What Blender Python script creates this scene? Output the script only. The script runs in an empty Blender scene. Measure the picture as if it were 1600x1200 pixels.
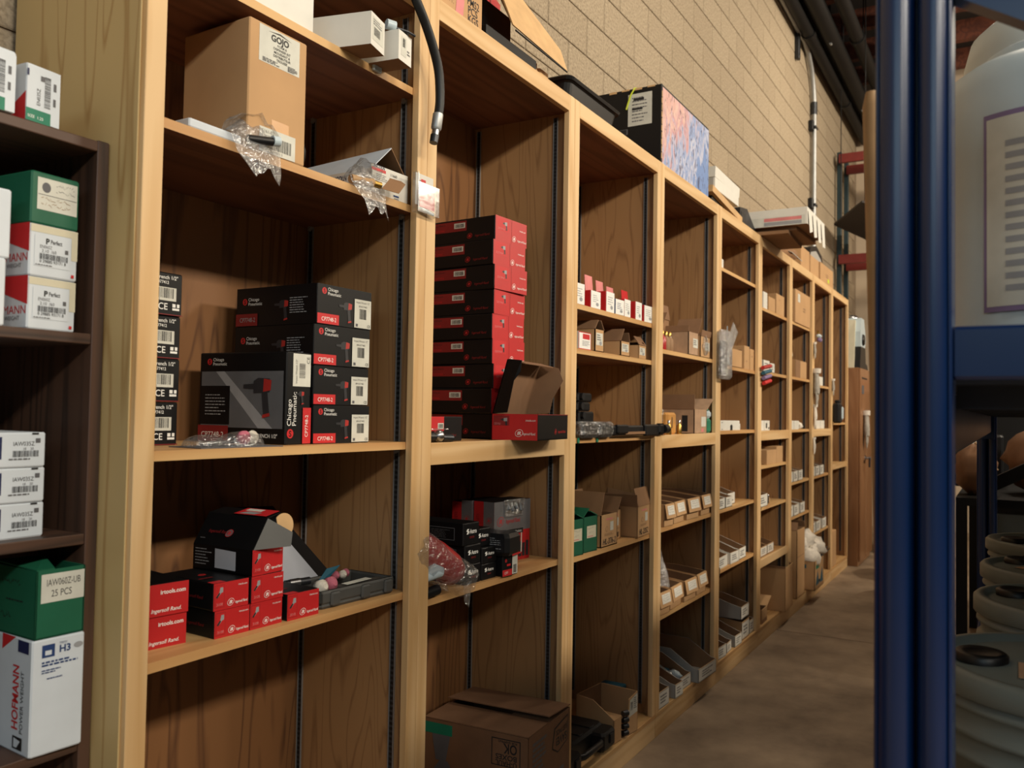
import bpy, math, random
from mathutils import Vector, Matrix
random.seed(7)
SC = bpy.context.scene
COL = SC.collection
pi = math.pi

# ------------------------------------------------------------------ camera
FPX, YAW, PIT, ROLL = 1327.2, .5316, .0329, .0166
CAM = Vector((0, -1.2906, 1.3588))
_F = Vector((math.cos(YAW)*math.cos(PIT), math.sin(YAW)*math.cos(PIT), math.sin(PIT)))
_R = Vector((math.sin(YAW), -math.cos(YAW), 0)); _U = _R.cross(_F)
_R2 = _R*math.cos(ROLL)+_U*math.sin(ROLL); _U2 = -_R*math.sin(ROLL)+_U*math.cos(ROLL)
cd = bpy.data.cameras.new('camera'); co = bpy.data.objects.new('camera', cd); COL.objects.link(co)
cd.sensor_fit = 'HORIZONTAL'; cd.sensor_width = 36; cd.lens = 36*FPX/1600
cd.clip_start = .02; cd.clip_end = 100
m = Matrix((_R2, _U2, -_F)).transposed().to_4x4(); m.translation = CAM; co.matrix_world = m
cd.dof.use_dof = True; cd.dof.focus_distance = 2.3; cd.dof.aperture_fstop = cd.lens/1000/.006
SC.camera = co
# ------------------------------------------------------------------ world, lights, exposure
W = bpy.data.worlds.new('world'); SC.world = W; W.use_nodes = True
bg = W.node_tree.nodes['Background']; bg.inputs[0].default_value = (.55, .68, .8, 1); bg.inputs[1].default_value = .06
vs = SC.view_settings; vs.view_transform = 'Standard'; vs.look = 'None'; vs.gamma = 1; vs.use_curve_mapping = False
vs.exposure = -0.2
def area(name, loc, target, sx, sy, power, col):
    l = bpy.data.lights.new(name, 'AREA'); l.shape = 'RECTANGLE'; l.size = sx; l.size_y = sy
    l.energy = power; l.color = col
    o = bpy.data.objects.new(name, l); COL.objects.link(o); o.location = loc
    o.rotation_euler = (Vector(target)-Vector(loc)).to_track_quat('-Z', 'Y').to_euler()
    return o
WARM = (1, .86, .67)
NEUTRAL = (1, .93, .8)
for x, p, c in ((-3.4, 90, NEUTRAL), (-.6, 185, NEUTRAL), (1.5, 165, WARM), (5.0, 185, WARM), (8.5, 215, WARM)):
    area('far_aisle_ceiling_lamp', (x, -5.2, 4.45), (x+.4, 0, 1.7), 1.3, .4, p, c)
for x, p in ((3.2, 30), (7.6, 48)):
    area('aisle_fill_light', (x, -1.0, 5.1), (x, -.9, 0), 1.4, .3, p, WARM)  # unseen overhead fill added to brighten the aisle floor, wall and box tops
area('high_window_daylight', (-5.0, -2.2, 3.7), (1.5, .2, 1.6), 4.0, 1.6, 62, (.7, .9, 1))

# ------------------------------------------------------------------ materials
MATS = {}
def s2l(c):
    return tuple(((v/255)/12.92 if v/255 <= .04045 else ((v/255+.055)/1.055)**2.4) for v in c)
def nt(name):
    m = bpy.data.materials.new(name); m.use_nodes = True
    n = m.node_tree.nodes; return m, n, m.node_tree.links, n['Principled BSDF']
def ramp(n, pts):
    r = n.new('ShaderNodeValToRGB'); e = r.color_ramp.elements
    while len(e) < len(pts): e.new(.5)
    for k, (p, c) in enumerate(pts): e[k].position = p; e[k].color = (*c, 1)
    return r
def plain(name, rgb, rough=.6, metal=0, var=.12, scale=18, bump=.0, coat=0, spec=.5):
    """flat coloured stuff with a little procedural mottling"""
    m, n, l, b = nt(name); c = s2l(rgb)
    t = n.new('ShaderNodeTexCoord'); z = n.new('ShaderNodeTexNoise'); z.inputs['Scale'].default_value = scale; z.inputs['Detail'].default_value = 4
    l.new(t.outputs['Object'], z.inputs['Vector'])
    r = ramp(n, [(.25, tuple(v*(1-var) for v in c)), (.75, tuple(min(1, v*(1+var)) for v in c))])
    l.new(z.outputs['Fac'], r.inputs[0]); l.new(r.outputs[0], b.inputs['Base Color'])
    b.inputs['Roughness'].default_value = rough; b.inputs['Metallic'].default_value = metal
    b.inputs['Specular IOR Level'].default_value = spec
    if coat: b.inputs['Coat Weight'].default_value = coat; b.inputs['Coat Roughness'].default_value = .25
    if bump:
        u = n.new('ShaderNodeBump'); u.inputs['Strength'].default_value = bump; u.inputs['Distance'].default_value = .01
        l.new(z.outputs['Fac'], u.inputs['Height']); l.new(u.outputs[0], b.inputs['Normal'])
    MATS[name] = m; return m
def wood(name, light, dark, axis='z', rings=26, contrast=(.32, .8), rough=.55, fine=.25, sc=6.5, long=.10, fig=.0):
    m, n, l, b = nt(name); cl, cdk = s2l(light), s2l(dark)
    t = n.new('ShaderNodeTexCoord'); oi = n.new('ShaderNodeObjectInfo')
    add = n.new('ShaderNodeVectorMath'); add.operation = 'ADD'
    mul = n.new('ShaderNodeVectorMath'); mul.operation = 'SCALE'; mul.inputs[0].default_value = (13.1, 7.7, 5.3); l.new(oi.outputs['Random'], mul.inputs['Scale'])
    l.new(t.outputs['Object'], add.inputs[0]); l.new(mul.outputs[0], add.inputs[1])
    mp = n.new('ShaderNodeMapping'); l.new(add.outputs[0], mp.inputs[0])
    s = [sc, sc, sc]; s['xyz'.index(axis)] = sc*long; mp.inputs['Scale'].default_value = s
    z = n.new('ShaderNodeTexNoise'); z.inputs['Scale'].default_value = 1; z.inputs['Detail'].default_value = 2; z.inputs['Distortion'].default_value = .5
    l.new(mp.outputs[0], z.inputs['Vector'])
    k = n.new('ShaderNodeMath'); k.operation = 'MULTIPLY'; k.inputs[1].default_value = rings; l.new(z.outputs['Fac'], k.inputs[0])
    f = n.new('ShaderNodeMath'); f.operation = 'PINGPONG'; f.inputs[1].default_value = 1; l.new(k.outputs[0], f.inputs[0])
    mp2 = n.new('ShaderNodeMapping'); l.new(add.outputs[0], mp2.inputs[0]); s = [120]*3; s['xyz'.index(axis)] = 3; mp2.inputs['Scale'].default_value = s
    z2 = n.new('ShaderNodeTexNoise'); z2.inputs['Scale'].default_value = 1; z2.inputs['Detail'].default_value = 3; l.new(mp2.outputs[0], z2.inputs['Vector'])
    mx = n.new('ShaderNodeMath'); mx.operation = 'MULTIPLY_ADD'; mx.inputs[1].default_value = fine; l.new(z2.outputs['Fac'], mx.inputs[0]); l.new(f.outputs[0], mx.inputs[2])
    r = ramp(n, [(contrast[0], cdk), (contrast[1], cl)]); l.new(mx.outputs[0], r.inputs[0])
    # broad patches of darker veneer
    z3 = n.new('ShaderNodeTexNoise'); z3.inputs['Scale'].default_value = .55; z3.inputs['Detail'].default_value = 1; l.new(mp.outputs[0], z3.inputs['Vector'])
    r3 = ramp(n, [(.35, (1-fig,)*3), (.65, (1, 1, 1))]); l.new(z3.outputs['Fac'], r3.inputs[0])
    mm = n.new('ShaderNodeMixRGB'); mm.blend_type = 'MULTIPLY'; mm.inputs[0].default_value = 1; l.new(r.outputs[0], mm.inputs[1]); l.new(r3.outputs[0], mm.inputs[2])
    l.new(mm.outputs[0], b.inputs['Base Color']); b.inputs['Roughness'].default_value = rough
    MATS[name] = m; return m
for ax in 'xz':
    wood('pine_'+ax, (226, 190, 140), (206, 163, 108), ax, rings=10, contrast=(.05, .9), fine=.3, sc=9, long=.06, fig=.06)
    wood('ply_'+ax, (166, 125, 82), (130, 92, 57), ax, rings=30, contrast=(.02, .55), fine=.4, sc=6.5, long=.1, fig=.16)
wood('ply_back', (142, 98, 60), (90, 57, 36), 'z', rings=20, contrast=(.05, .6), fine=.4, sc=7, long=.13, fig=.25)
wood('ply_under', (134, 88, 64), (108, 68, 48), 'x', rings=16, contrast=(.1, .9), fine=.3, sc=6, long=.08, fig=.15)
wood('endpanel', (196, 168, 116), (162, 124, 72), 'z', rings=26, contrast=(.02, .38), fine=.25, sc=5, long=.11, fig=.15)
wood('shelfwood', (214, 172, 116), (192, 142, 88), 'x', rings=8, contrast=(.05, .95), fine=.3, sc=7, long=.07, fig=.1)
for ax in 'xz': wood('walnut_'+ax, (82, 58, 45), (44, 32, 26), ax, rings=30, contrast=(.1, .9), fine=.5, sc=7, long=.05, fig=.2, rough=.5)
wood('roofwood', (112, 62, 44), (84, 46, 34), 'x', rings=10, contrast=(.1, .9), rough=.8)
wood('brown_door', (160, 116, 80), (146, 102, 68), 'z', rings=12, contrast=(.1, .9), rough=.35, fig=.15)
P = plain
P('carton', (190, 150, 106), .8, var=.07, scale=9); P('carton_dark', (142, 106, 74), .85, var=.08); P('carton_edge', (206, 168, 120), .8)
P('carton_in', (132, 98, 70), .85, var=.08)  # darkened brown: shade inside cartons and bins put into the colour
P('white_card', (222, 220, 212), .65, var=.04); P('grey_card', (164, 162, 158), .7, var=.05); P('cool_white', (206, 214, 222), .6, var=.04)
P('black_card', (13, 13, 15), .45, var=.12, spec=.3); P('red_card', (186, 34, 36), .45, var=.06); P('green_card', (20, 92, 66), .55, var=.07)
P('ink_black', (26, 26, 28), .6); P('ink_white', (236, 236, 232), .6, var=.02); P('ink_red', (196, 36, 40), .5, var=.03); P('ink_blue', (34, 60, 110), .55); P('ink_grey', (118, 120, 124), .6)
P('ink_navy', (24, 34, 78), .55); P('ink_dim', (92, 92, 96), .6); P('ink_dimred', (128, 28, 30), .55); P('ink_mid', (150, 152, 156), .6); P('ink_tan', (150, 116, 84), .7); P('ink_green', (20, 120, 92), .55)
P('ink_yellowed', (208, 202, 178), .7, var=.06); P('ink_teal', (30, 90, 110), .5); P('ink_pink', (214, 128, 128), .5); P('ink_sticker', (206, 206, 196), .65); P('carton_moving', (120, 86, 60), .85, var=.1); P('tape', (196, 142, 78), .3)  # moving carton brown darkened to carry the shade low in the bay, bundles too
P('silver_card', (150, 150, 154), .3, metal=.6); P('picture_grey', (96, 98, 102), .45); P('gun_dark', (44, 44, 48), .45); P('gun_red', (170, 44, 40), .45); P('gun_metal', (150, 150, 152), .4)
P('black_plastic', (15, 16, 19), .42, var=.2, spec=.45); P('grey_plastic', (74, 74, 72), .55); P('rubber', (20, 22, 24), .5, spec=.4)
P('steel', (176, 178, 182), .3, metal=1, scale=40); P('dark_steel', (66, 68, 72), .4, metal=.8); P('brass', (196, 158, 86), .35, metal=1); P('zinc', (150, 150, 150), .45, metal=.5); P('galv', (170, 172, 172), .45, metal=.7)
P('pink_stone', (190, 104, 122), .9, scale=90, bump=.3); P('white_stone', (214, 206, 192), .9, scale=90, bump=.3); P('paper', (172, 176, 186), .8, var=.05)
P('blue_paint', (5, 35, 78), .32, var=.12, scale=5, coat=.3); P('red_paint', (124, 42, 36), .5); P('teal_paint', (30, 52, 58), .5); P('black_paint', (11, 11, 12), .6, spec=.3)
P('white_plastic', (188, 204, 212), .38, var=.03); P('pail_grey', (112, 122, 120), .42, var=.05); P('cloth_white', (226, 218, 206), .95, var=.1, scale=40, bump=.5); P('glove_grey', (168, 162, 152), .95, var=.2, scale=30, bump=.4)
P('mortar', (140, 124, 104), .95); P('white_wall', (206, 188, 164), .9, var=.05, scale=3); P('dark_wall', (56, 52, 50), .9); P('roof_deck', (44, 38, 34), .95); P('yellow', (206, 220, 60), .5); P('canvas', (150, 126, 98), .95, bump=.4, scale=60)
P('red_plastic', (176, 44, 46), .35); P('tan_wood', (176, 140, 98), .6); P('standard_dark', (30, 31, 33), .5, metal=.3); P('violet', (128, 110, 150), .5); P('kraft_pad', (172, 140, 112), .9, var=.15, scale=30)
def special():
    # painted concrete block
    m, n, l, b = nt('block'); t = n.new('ShaderNodeTexCoord'); oi = n.new('ShaderNodeObjectInfo')
    z = n.new('ShaderNodeTexNoise'); z.inputs['Scale'].default_value = 85; z.inputs['Detail'].default_value = 4; l.new(t.outputs['Object'], z.inputs['Vector'])
    r = ramp(n, [(.3, s2l((136, 122, 102))), (.55, s2l((172, 156, 132))), (.8, s2l((190, 174, 150)))]); l.new(z.outputs['Fac'], r.inputs[0])
    rr = ramp(n, [(0, (.9, .89, .88)), (1, (1, 1, 1))]); l.new(oi.outputs['Random'], rr.inputs[0])
    mm = n.new('ShaderNodeMixRGB'); mm.blend_type = 'MULTIPLY'; mm.inputs[0].default_value = 1; l.new(r.outputs[0], mm.inputs[1]); l.new(rr.outputs[0], mm.inputs[2]); l.new(mm.outputs[0], b.inputs['Base Color'])
    u = n.new('ShaderNodeBump'); u.inputs['Strength'].default_value = .5; u.inputs['Distance'].default_value = .006; l.new(z.outputs['Fac'], u.inputs['Height']); l.new(u.outputs[0], b.inputs['Normal'])
    b.inputs['Roughness'].default_value = .95; MATS['block'] = m
    # worn concrete floor
    m, n, l, b = nt('concrete'); t = n.new('ShaderNodeTexCoord')
    z = n.new('ShaderNodeTexNoise'); z.inputs['Scale'].default_value = 2.6; z.inputs['Detail'].default_value = 7; z.inputs['Roughness'].default_value = .62; l.new(t.outputs['Object'], z.inputs['Vector'])
    r = ramp(n, [(.3, s2l((112, 94, 76))), (.5, s2l((146, 126, 104))), (.72, s2l((172, 150, 124)))]); l.new(z.outputs['Fac'], r.inputs[0]); l.new(r.outputs[0], b.inputs['Base Color'])
    b.inputs['Roughness'].default_value = .62; MATS['concrete'] = m
    # thin clear plastic film
    m, n, l, b = nt('clear_film'); out = n['Material Output']
    tr = n.new('ShaderNodeBsdfTransparent'); tr.inputs[0].default_value = (.93, .94, .95, 1); gl = n.new('ShaderNodeBsdfGlossy'); gl.inputs['Roughness'].default_value = .16
    df = n.new('ShaderNodeBsdfDiffuse'); df.inputs[0].default_value = (.6, .6, .6, 1)
    z = n.new('ShaderNodeTexNoise'); z.inputs['Scale'].default_value = 55; z.inputs['Detail'].default_value = 3; t = n.new('ShaderNodeTexCoord'); l.new(t.outputs['Object'], z.inputs['Vector'])
    u = n.new('ShaderNodeBump'); u.inputs['Strength'].default_value = .9; u.inputs['Distance'].default_value = .02; l.new(z.outputs['Fac'], u.inputs['Height']); l.new(u.outputs[0], gl.inputs['Normal']); l.new(u.outputs[0], df.inputs['Normal'])
    a = n.new('ShaderNodeMixShader'); a.inputs[0].default_value = .09; l.new(tr.outputs[0], a.inputs[1]); l.new(df.outputs[0], a.inputs[2])
    c = n.new('ShaderNodeMixShader'); c.inputs[0].default_value = .24; l.new(a.outputs[0], c.inputs[1]); l.new(gl.outputs[0], c.inputs[2]); l.new(c.outputs[0], out.inputs[0]); MATS['clear_film'] = m
    f2 = m.copy(); f2.name = 'bag_film'; MATS['bag_film'] = f2
    for q in f2.node_tree.nodes:
        if q.type == 'MIX_SHADER': q.inputs[0].default_value = .26
    f3 = m.copy(); f3.name = 'clear_sheet'; MATS['clear_sheet'] = f3
    for q in f3.node_tree.nodes:
        if q.type == 'BUMP': q.inputs['Strength'].default_value = .02
        if q.type == 'MIX_SHADER': q.inputs[0].default_value = .06
    # slotted shelf standard: dark slots in a zinc strip
    m, n, l, b = nt('slotted'); t = n.new('ShaderNodeTexCoord'); sx = n.new('ShaderNodeSeparateXYZ'); l.new(t.outputs['Object'], sx.inputs[0])
    k = n.new('ShaderNodeMath'); k.operation = 'MULTIPLY'; k.inputs[1].default_value = 79; l.new(sx.outputs['Z'], k.inputs[0])
    f = n.new('ShaderNodeMath'); f.operation = 'FRACT'; l.new(k.outputs[0], f.inputs[0])
    g = n.new('ShaderNodeMath'); g.operation = 'GREATER_THAN'; g.inputs[1].default_value = .45; l.new(f.outputs[0], g.inputs[0])
    r = ramp(n, [(0, (.03, .03, .032)), (1, (.004, .004, .004))]); l.new(g.outputs[0], r.inputs[0]); l.new(r.outputs[0], b.inputs['Base Color'])
    b.inputs['Roughness'].default_value = .5; MATS['slotted'] = m
    # scribbled pink and blue artwork on a carton side (flat print)
    m, n, l, b = nt('marker_print'); t = n.new('ShaderNodeTexCoord')
    mp = n.new('ShaderNodeMapping'); mp.inputs['Scale'].default_value = (13, 13, 5); mp.inputs['Rotation'].default_value = (0, .6, 0); l.new(t.outputs['Object'], mp.inputs[0])
    z = n.new('ShaderNodeTexNoise'); z.inputs['Scale'].default_value = 1.3; z.inputs['Detail'].default_value = 6; z.inputs['Distortion'].default_value = 1.6; l.new(mp.outputs[0], z.inputs['Vector'])
    sx = n.new('ShaderNodeSeparateXYZ'); l.new(t.outputs['Object'], sx.inputs[0])
    ad = n.new('ShaderNodeMath'); ad.operation = 'MULTIPLY_ADD'; ad.inputs[1].default_value = .9; l.new(sx.outputs['X'], ad.inputs[0]); l.new(z.outputs['Fac'], ad.inputs[2])
    sb = n.new('ShaderNodeMath'); sb.operation = 'MULTIPLY_ADD'; sb.inputs[1].default_value = -1.1; l.new(sx.outputs['Z'], sb.inputs[0]); l.new(ad.outputs[0], sb.inputs[2])
    r = ramp(n, [(.2, s2l((206, 158, 150))), (.35, s2l((218, 182, 172))), (.45, s2l((196, 144, 152))), (.55, s2l((186, 182, 204))), (.66, s2l((124, 150, 200))), (.74, s2l((196, 198, 218))), (.85, s2l((112, 142, 196)))])
    l.new(sb.outputs[0], r.inputs[0])
    z2 = n.new('ShaderNodeTexNoise'); z2.inputs['Scale'].default_value = 2.2; z2.inputs['Detail'].default_value = 3; z2.inputs['Distortion'].default_value = 2.5; l.new(mp.outputs[0], z2.inputs['Vector'])
    r2 = ramp(n, [(.36, (.16, .12, .18)), (.42, (1, 1, 1))]); l.new(z2.outputs['Fac'], r2.inputs[0])
    mm = n.new('ShaderNodeMixRGB'); mm.blend_type = 'MULTIPLY'; mm.inputs[0].default_value = .85; l.new(r.outputs[0], mm.inputs[1]); l.new(r2.outputs[0], mm.inputs[2]); l.new(mm.outputs[0], b.inputs['Base Color'])
    MATS['marker_print'] = m
special()
# ------------------------------------------------------------------ mesh building
class MB:
    def __init__(s): s.v = []; s.f = []; s.m = []; s.mats = []; s.sm = []
    def mi(s, mat):
        if mat not in s.mats: s.mats.append(mat)
        return s.mats.index(mat)
    def add(s, vs, fs, mat, smooth=False):
        b = len(s.v); s.v += [tuple(v) for v in vs]; k = s.mi(mat)
        for f in fs: s.f.append(tuple(b+i for i in f)); s.m.append(k); s.sm.append(smooth)
    def quad(s, pts, mat): s.add(pts, [tuple(range(len(pts)))], mat)
    def box(s, lo, hi, mat, T=None, mats=None):
        (a, b, c), (d, e, f) = lo, hi
        vs = [(a, b, c), (d, b, c), (d, e, c), (a, e, c), (a, b, f), (d, b, f), (d, e, f), (a, e, f)]
        if T: vs = [T @ Vector(v) for v in vs]
        fs = [(0, 3, 2, 1), (4, 5, 6, 7), (0, 1, 5, 4), (1, 2, 6, 5), (2, 3, 7, 6), (3, 0, 4, 7)]
        if mats:   # bottom, top, front, right, back, left
            for q, mm in zip(fs, mats): s.add([vs[i] for i in q], [(0, 1, 2, 3)], mm)
        else: s.add(vs, fs, mat)
    def rbox(s, lo, hi, mat, r=.004, T=None):
        """box with chamfered vertical edges and top edges"""
        (a, b, c), (d, e, f) = lo, hi
        def ring(i, z): return [(a+i+r, b+i, z), (d-i-r, b+i, z), (d-i, b+i+r, z), (d-i, e-i-r, z), (d-i-r, e-i, z), (a+i+r, e-i, z), (a+i, e-i-r, z), (a+i, b+i+r, z)]
        vs = ring(r*.6, c)+ring(0, c+r)+ring(0, f-r)+ring(r*.6, f)
        if T: vs = [T @ Vector(v) for v in vs]
        fs = [tuple(range(7, -1, -1)), tuple(range(24, 32))]
        for k in range(3):
            for i in range(8): j = (i+1) % 8; fs.append((k*8+i, k*8+j, k*8+8+j, k*8+8+i))
        s.add(vs, fs, mat)
    def prism(s, poly, axis, t0, t1, mat, T=None):
        """extrude a polygon (2D) along an axis; poly coords are the two other axes in order"""
        def p(q, t): return {'x': (t, q[0], q[1]), 'y': (q[0], t, q[1]), 'z': (q[0], q[1], t)}[axis]
        n = len(poly); vs = [p(q, t0) for q in poly]+[p(q, t1) for q in poly]
        if T: vs = [T @ Vector(v) for v in vs]
        fs = [tuple(range(n)), tuple(range(2*n-1, n-1, -1))]+[(i, (i+1) % n, n+(i+1) % n, n+i) for i in range(n)]
        s.add(vs, fs, mat)
    def sheet(s, quad, t, mat):
        """thin panel: four corner points extruded by t along their normal"""
        q = [Vector(p) for p in quad]; nn = (q[1]-q[0]).cross(q[2]-q[0]).normalized()*t
        vs = q+[p+nn for p in q]; n = len(q)
        s.add(vs, [tuple(range(n-1, -1, -1)), tuple(range(n, 2*n))]+[(i, (i+1) % n, n+(i+1) % n, n+i) for i in range(n)], mat)
    def tube(s, pts, r, mat, n=10, cap=True):
        pts = [Vector(p) for p in pts]; rs = r if isinstance(r, (list, tuple)) else [r]*len(pts); vs = []
        up = Vector((.13, .31, .94))
        for i, p in enumerate(pts):
            d = (pts[min(i+1, len(pts)-1)]-pts[max(i-1, 0)]).normalized(); a = d.cross(up)
            if a.length < .05: a = d.cross(Vector((1, 0, 0)))
            a.normalize(); b = d.cross(a)
            vs += [p+(a*math.cos(2*pi*k/n)+b*math.sin(2*pi*k/n))*rs[i] for k in range(n)]
        fs = [(i*n+k, i*n+(k+1) % n, (i+1)*n+(k+1) % n, (i+1)*n+k) for i in range(len(pts)-1) for k in range(n)]
        s.add(vs, fs, mat, True)
        if cap:
            s.add(vs[:n], [tuple(range(n-1, -1, -1))], mat); s.add(vs[-n:], [tuple(range(n))], mat)
    def lathe(s, prof, c, mat, n=20, T=None, smooth=True):
        """profile [(r,z)] around the z axis at c"""
        vs = []
        for r, z in prof: vs += [Vector((c[0]+r*math.cos(2*pi*k/n), c[1]+r*math.sin(2*pi*k/n), c[2]+z)) for k in range(n)]
        if T: vs = [T @ v for v in vs]
        fs = [(i*n+k, i*n+(k+1) % n, (i+1)*n+(k+1) % n, (i+1)*n+k) for i in range(len(prof)-1) for k in range(n)]
        s.add(vs, fs, mat, smooth)
        s.add(vs[:n], [tuple(range(n-1, -1, -1))], mat); s.add(vs[-n:], [tuple(range(n))], mat)
    def blob(s, c, r, mat, n=10, m=7, T=None, noise=0, seed=0):
        """lumpy ellipsoid"""
        rnd = random.Random(seed); vs = []
        for i in range(m+1):
            th = pi*i/m
            for k in range(n):
                ph = 2*pi*k/n; q = 1+noise*(rnd.random()-.5)*(1 if 0 < i < m else 0)
                vs.append(Vector((c[0]+r[0]*q*math.sin(th)*math.cos(ph), c[1]+r[1]*q*math.sin(th)*math.sin(ph), c[2]-r[2]*q*math.cos(th))))
        if T: vs = [T @ v for v in vs]
        s.add(vs, [(i*n+k, i*n+(k+1) % n, (i+1)*n+(k+1) % n, (i+1)*n+k) for i in range(m) for k in range(n)], mat, True)
    def mesh(s, name):
        me = bpy.data.meshes.new(name); me.from_pydata(s.v, [], s.f)
        for k in s.mats: me.materials.append(MATS[k])
        me.polygons.foreach_set('material_index', s.m); me.polygons.foreach_set('use_smooth', s.sm); me.update(); return me
    def build(s, name, parent=None, loc=(0, 0, 0), rz=0):
        return link(name, s.mesh(name), parent, loc, rz)
def link(name, me, parent=None, loc=(0, 0, 0), rz=0):
    o = bpy.data.objects.new(name, me); COL.objects.link(o); o.location = loc; o.rotation_euler = (0, 0, rz)
    if parent: o.parent = parent
    return o
def thing(name, label, cat, loc=(0, 0, 0), yaw=0, group=None):
    o = bpy.data.objects.new(name, None); COL.objects.link(o); o.location = loc; o.rotation_euler = (0, 0, math.radians(yaw))
    o.empty_display_size = .05; o['label'] = label; o['category'] = cat
    if group: o['group'] = group
    return o
def tag(o, label, cat, group=None):
    o['label'] = label; o['category'] = cat
    if group: o['group'] = group
    return o
def struct(o): o['kind'] = 'structure'; return o
def part(name, parent, fn, label=None):
    b = MB(); fn(b); o = b.build(name, parent)
    if label: o['label'] = label
    return o
def dup(root, loc, yaw=None, label=None, sub=None):
    r = root.copy(); COL.objects.link(r); r.location = loc
    if yaw is not None: r.rotation_euler = (0, 0, math.radians(yaw))
    if label: r['label'] = label
    for ch in list(root.children):
        c = ch.copy(); COL.objects.link(c); c.parent = r
        for g in list(ch.children):
            d = g.copy(); COL.objects.link(d); d.parent = c
    return r
# ------------------------------------------------------------------ flat print
_TX = {}
def textmesh(sv, bold=0, shear=0):
    key = (sv, bold, shear)
    if key not in _TX:
        cu = bpy.data.curves.new('t', 'FONT'); cu.body = sv; cu.size = 1; cu.resolution_u = 3; cu.offset = bold; cu.shear = shear; cu.fill_mode = 'FRONT'
        o = bpy.data.objects.new('t', cu); COL.objects.link(o)
        me = bpy.data.meshes.new_from_object(o.evaluated_get(bpy.context.evaluated_depsgraph_get()))
        vs = [(v.co.x, v.co.y) for v in me.vertices]; fs = [tuple(p.vertices) for p in me.polygons]
        bpy.data.objects.remove(o); bpy.data.curves.remove(cu); bpy.data.meshes.remove(me)
        w = max((v[0] for v in vs), default=1); _TX[key] = (vs, fs, w)
    return _TX[key]
class Print(MB):
    """flat print on one face of a box w x d x h whose front-left-bottom corner is the origin"""
    def __init__(s, face, w, d, h, off=.0003):
        super().__init__(); s.k = 0; s.off = off
        V = Vector
        s.O, s.u, s.vv, s.n, s.W, s.H = {'F': (V((0, 0, 0)), V((1, 0, 0)), V((0, 0, 1)), V((0, -1, 0)), w, h),
            'L': (V((0, d, 0)), V((0, -1, 0)), V((0, 0, 1)), V((-1, 0, 0)), d, h), 'R': (V((w, 0, 0)), V((0, 1, 0)), V((0, 0, 1)), V((1, 0, 0)), d, h),
            'T': (V((0, 0, h)), V((1, 0, 0)), V((0, 1, 0)), V((0, 0, 1)), w, d)}[face]
    def frame(s, O, u, v):
        s.O, s.u, s.vv = Vector(O), Vector(u).normalized(), Vector(v).normalized(); s.n = s.u.cross(s.vv); return s
    def P(s, x, y): return s.O+s.u*x+s.vv*y+s.n*(s.off+.00012*s.k)
    def poly(s, pts, m): s.k += 1; s.add([s.P(*p) for p in pts], [tuple(range(len(pts)))], m)
    def rect(s, x0, y0, x1, y1, m): s.poly([(x0, y0), (x1, y0), (x1, y1), (x0, y1)], m)
    def ell(s, cx, cy, rx, ry, m, n=18): s.poly([(cx+rx*math.cos(2*pi*k/n), cy+ry*math.sin(2*pi*k/n)) for k in range(n)], m)
    def text(s, x, y, h, sv, m, bold=0, shear=0, fit=None, align='L', rot=0):
        vs, fs, w = textmesh(sv, bold, shear); sc = h/.7
        sx = sc if not fit else min(sc, fit/w) if fit > 0 else -fit/w
        dx = {'L': 0, 'C': -w*sx/2, 'R': -w*sx}[align]; c, q = math.cos(rot), math.sin(rot); s.k += 1
        pt = []
        for a, b in vs:
            a, b = a*sx+dx, b*sc; pt.append(s.P(x+a*c-b*q, y+a*q+b*c))
        s.add(pt, fs, m)
    def bars(s, x0, y0, x1, y1, m, seed=1, vert=False):
        rnd = random.Random(seed); s.k += 1; t = 0; L = (y1-y0) if vert else (x1-x0)
        while t < L*.985:
            a = L*rnd.choice((.012, .012, .02, .03)); e = min(t+a, L)
            q = [(x0, y0+t), (x1, y0+t), (x1, y0+e), (x0, y0+e)] if vert else [(x0+t, y0), (x0+e, y0), (x0+e, y1), (x0+t, y1)]
            s.add([s.P(*p) for p in q], [(0, 1, 2, 3)], m); t = e+L*rnd.choice((.012, .02, .026))
    def lines(s, x0, y0, x1, y1, n, m, seed=1, fill=.5):
        """rows of print too small to read"""
        rnd = random.Random(seed); s.k += 1; dy = (y1-y0)/n
        for i in range(n):
            y = y1-(i+1)*dy+dy*.25; x = x0; end = x0+(x1-x0)*rnd.uniform(.6, 1)
            while x < end:
                e = min(end, x+(x1-x0)*rnd.uniform(.05, .2)); s.add([s.P(*p) for p in ((x, y), (e, y), (e, y+dy*fill), (x, y+dy*fill))], [(0, 1, 2, 3)], m); x = e+(x1-x0)*.03
    def scrib(s, x0, y0, x1, y1, n, m, seed=1, t=.0012):
        """handwritten strokes"""
        rnd = random.Random(seed); s.k += 1
        for i in range(n):
            yy = y1-(i+.5)*(y1-y0)/n; x = x0
            while x < x1:
                a = (x, yy+rnd.uniform(-.3, .3)*(y1-y0)/n); b = (min(x1, x+(x1-x0)*rnd.uniform(.03, .1)), yy+rnd.uniform(-.4, .4)*(y1-y0)/n)
                s.add([s.P(a[0], a[1]), s.P(b[0], b[1]), s.P(b[0], b[1]+t), s.P(a[0], a[1]+t)], [(0, 1, 2, 3)], m); x = b[0]+(x1-x0)*rnd.choice((0, 0, .05))
def pr(face, w, d, h, fn, parent, name='print', label=None):
    p = Print(face, w, d, h); fn(p)
    o = p.build(name, parent)
    if label: o['label'] = label
    return o
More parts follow.
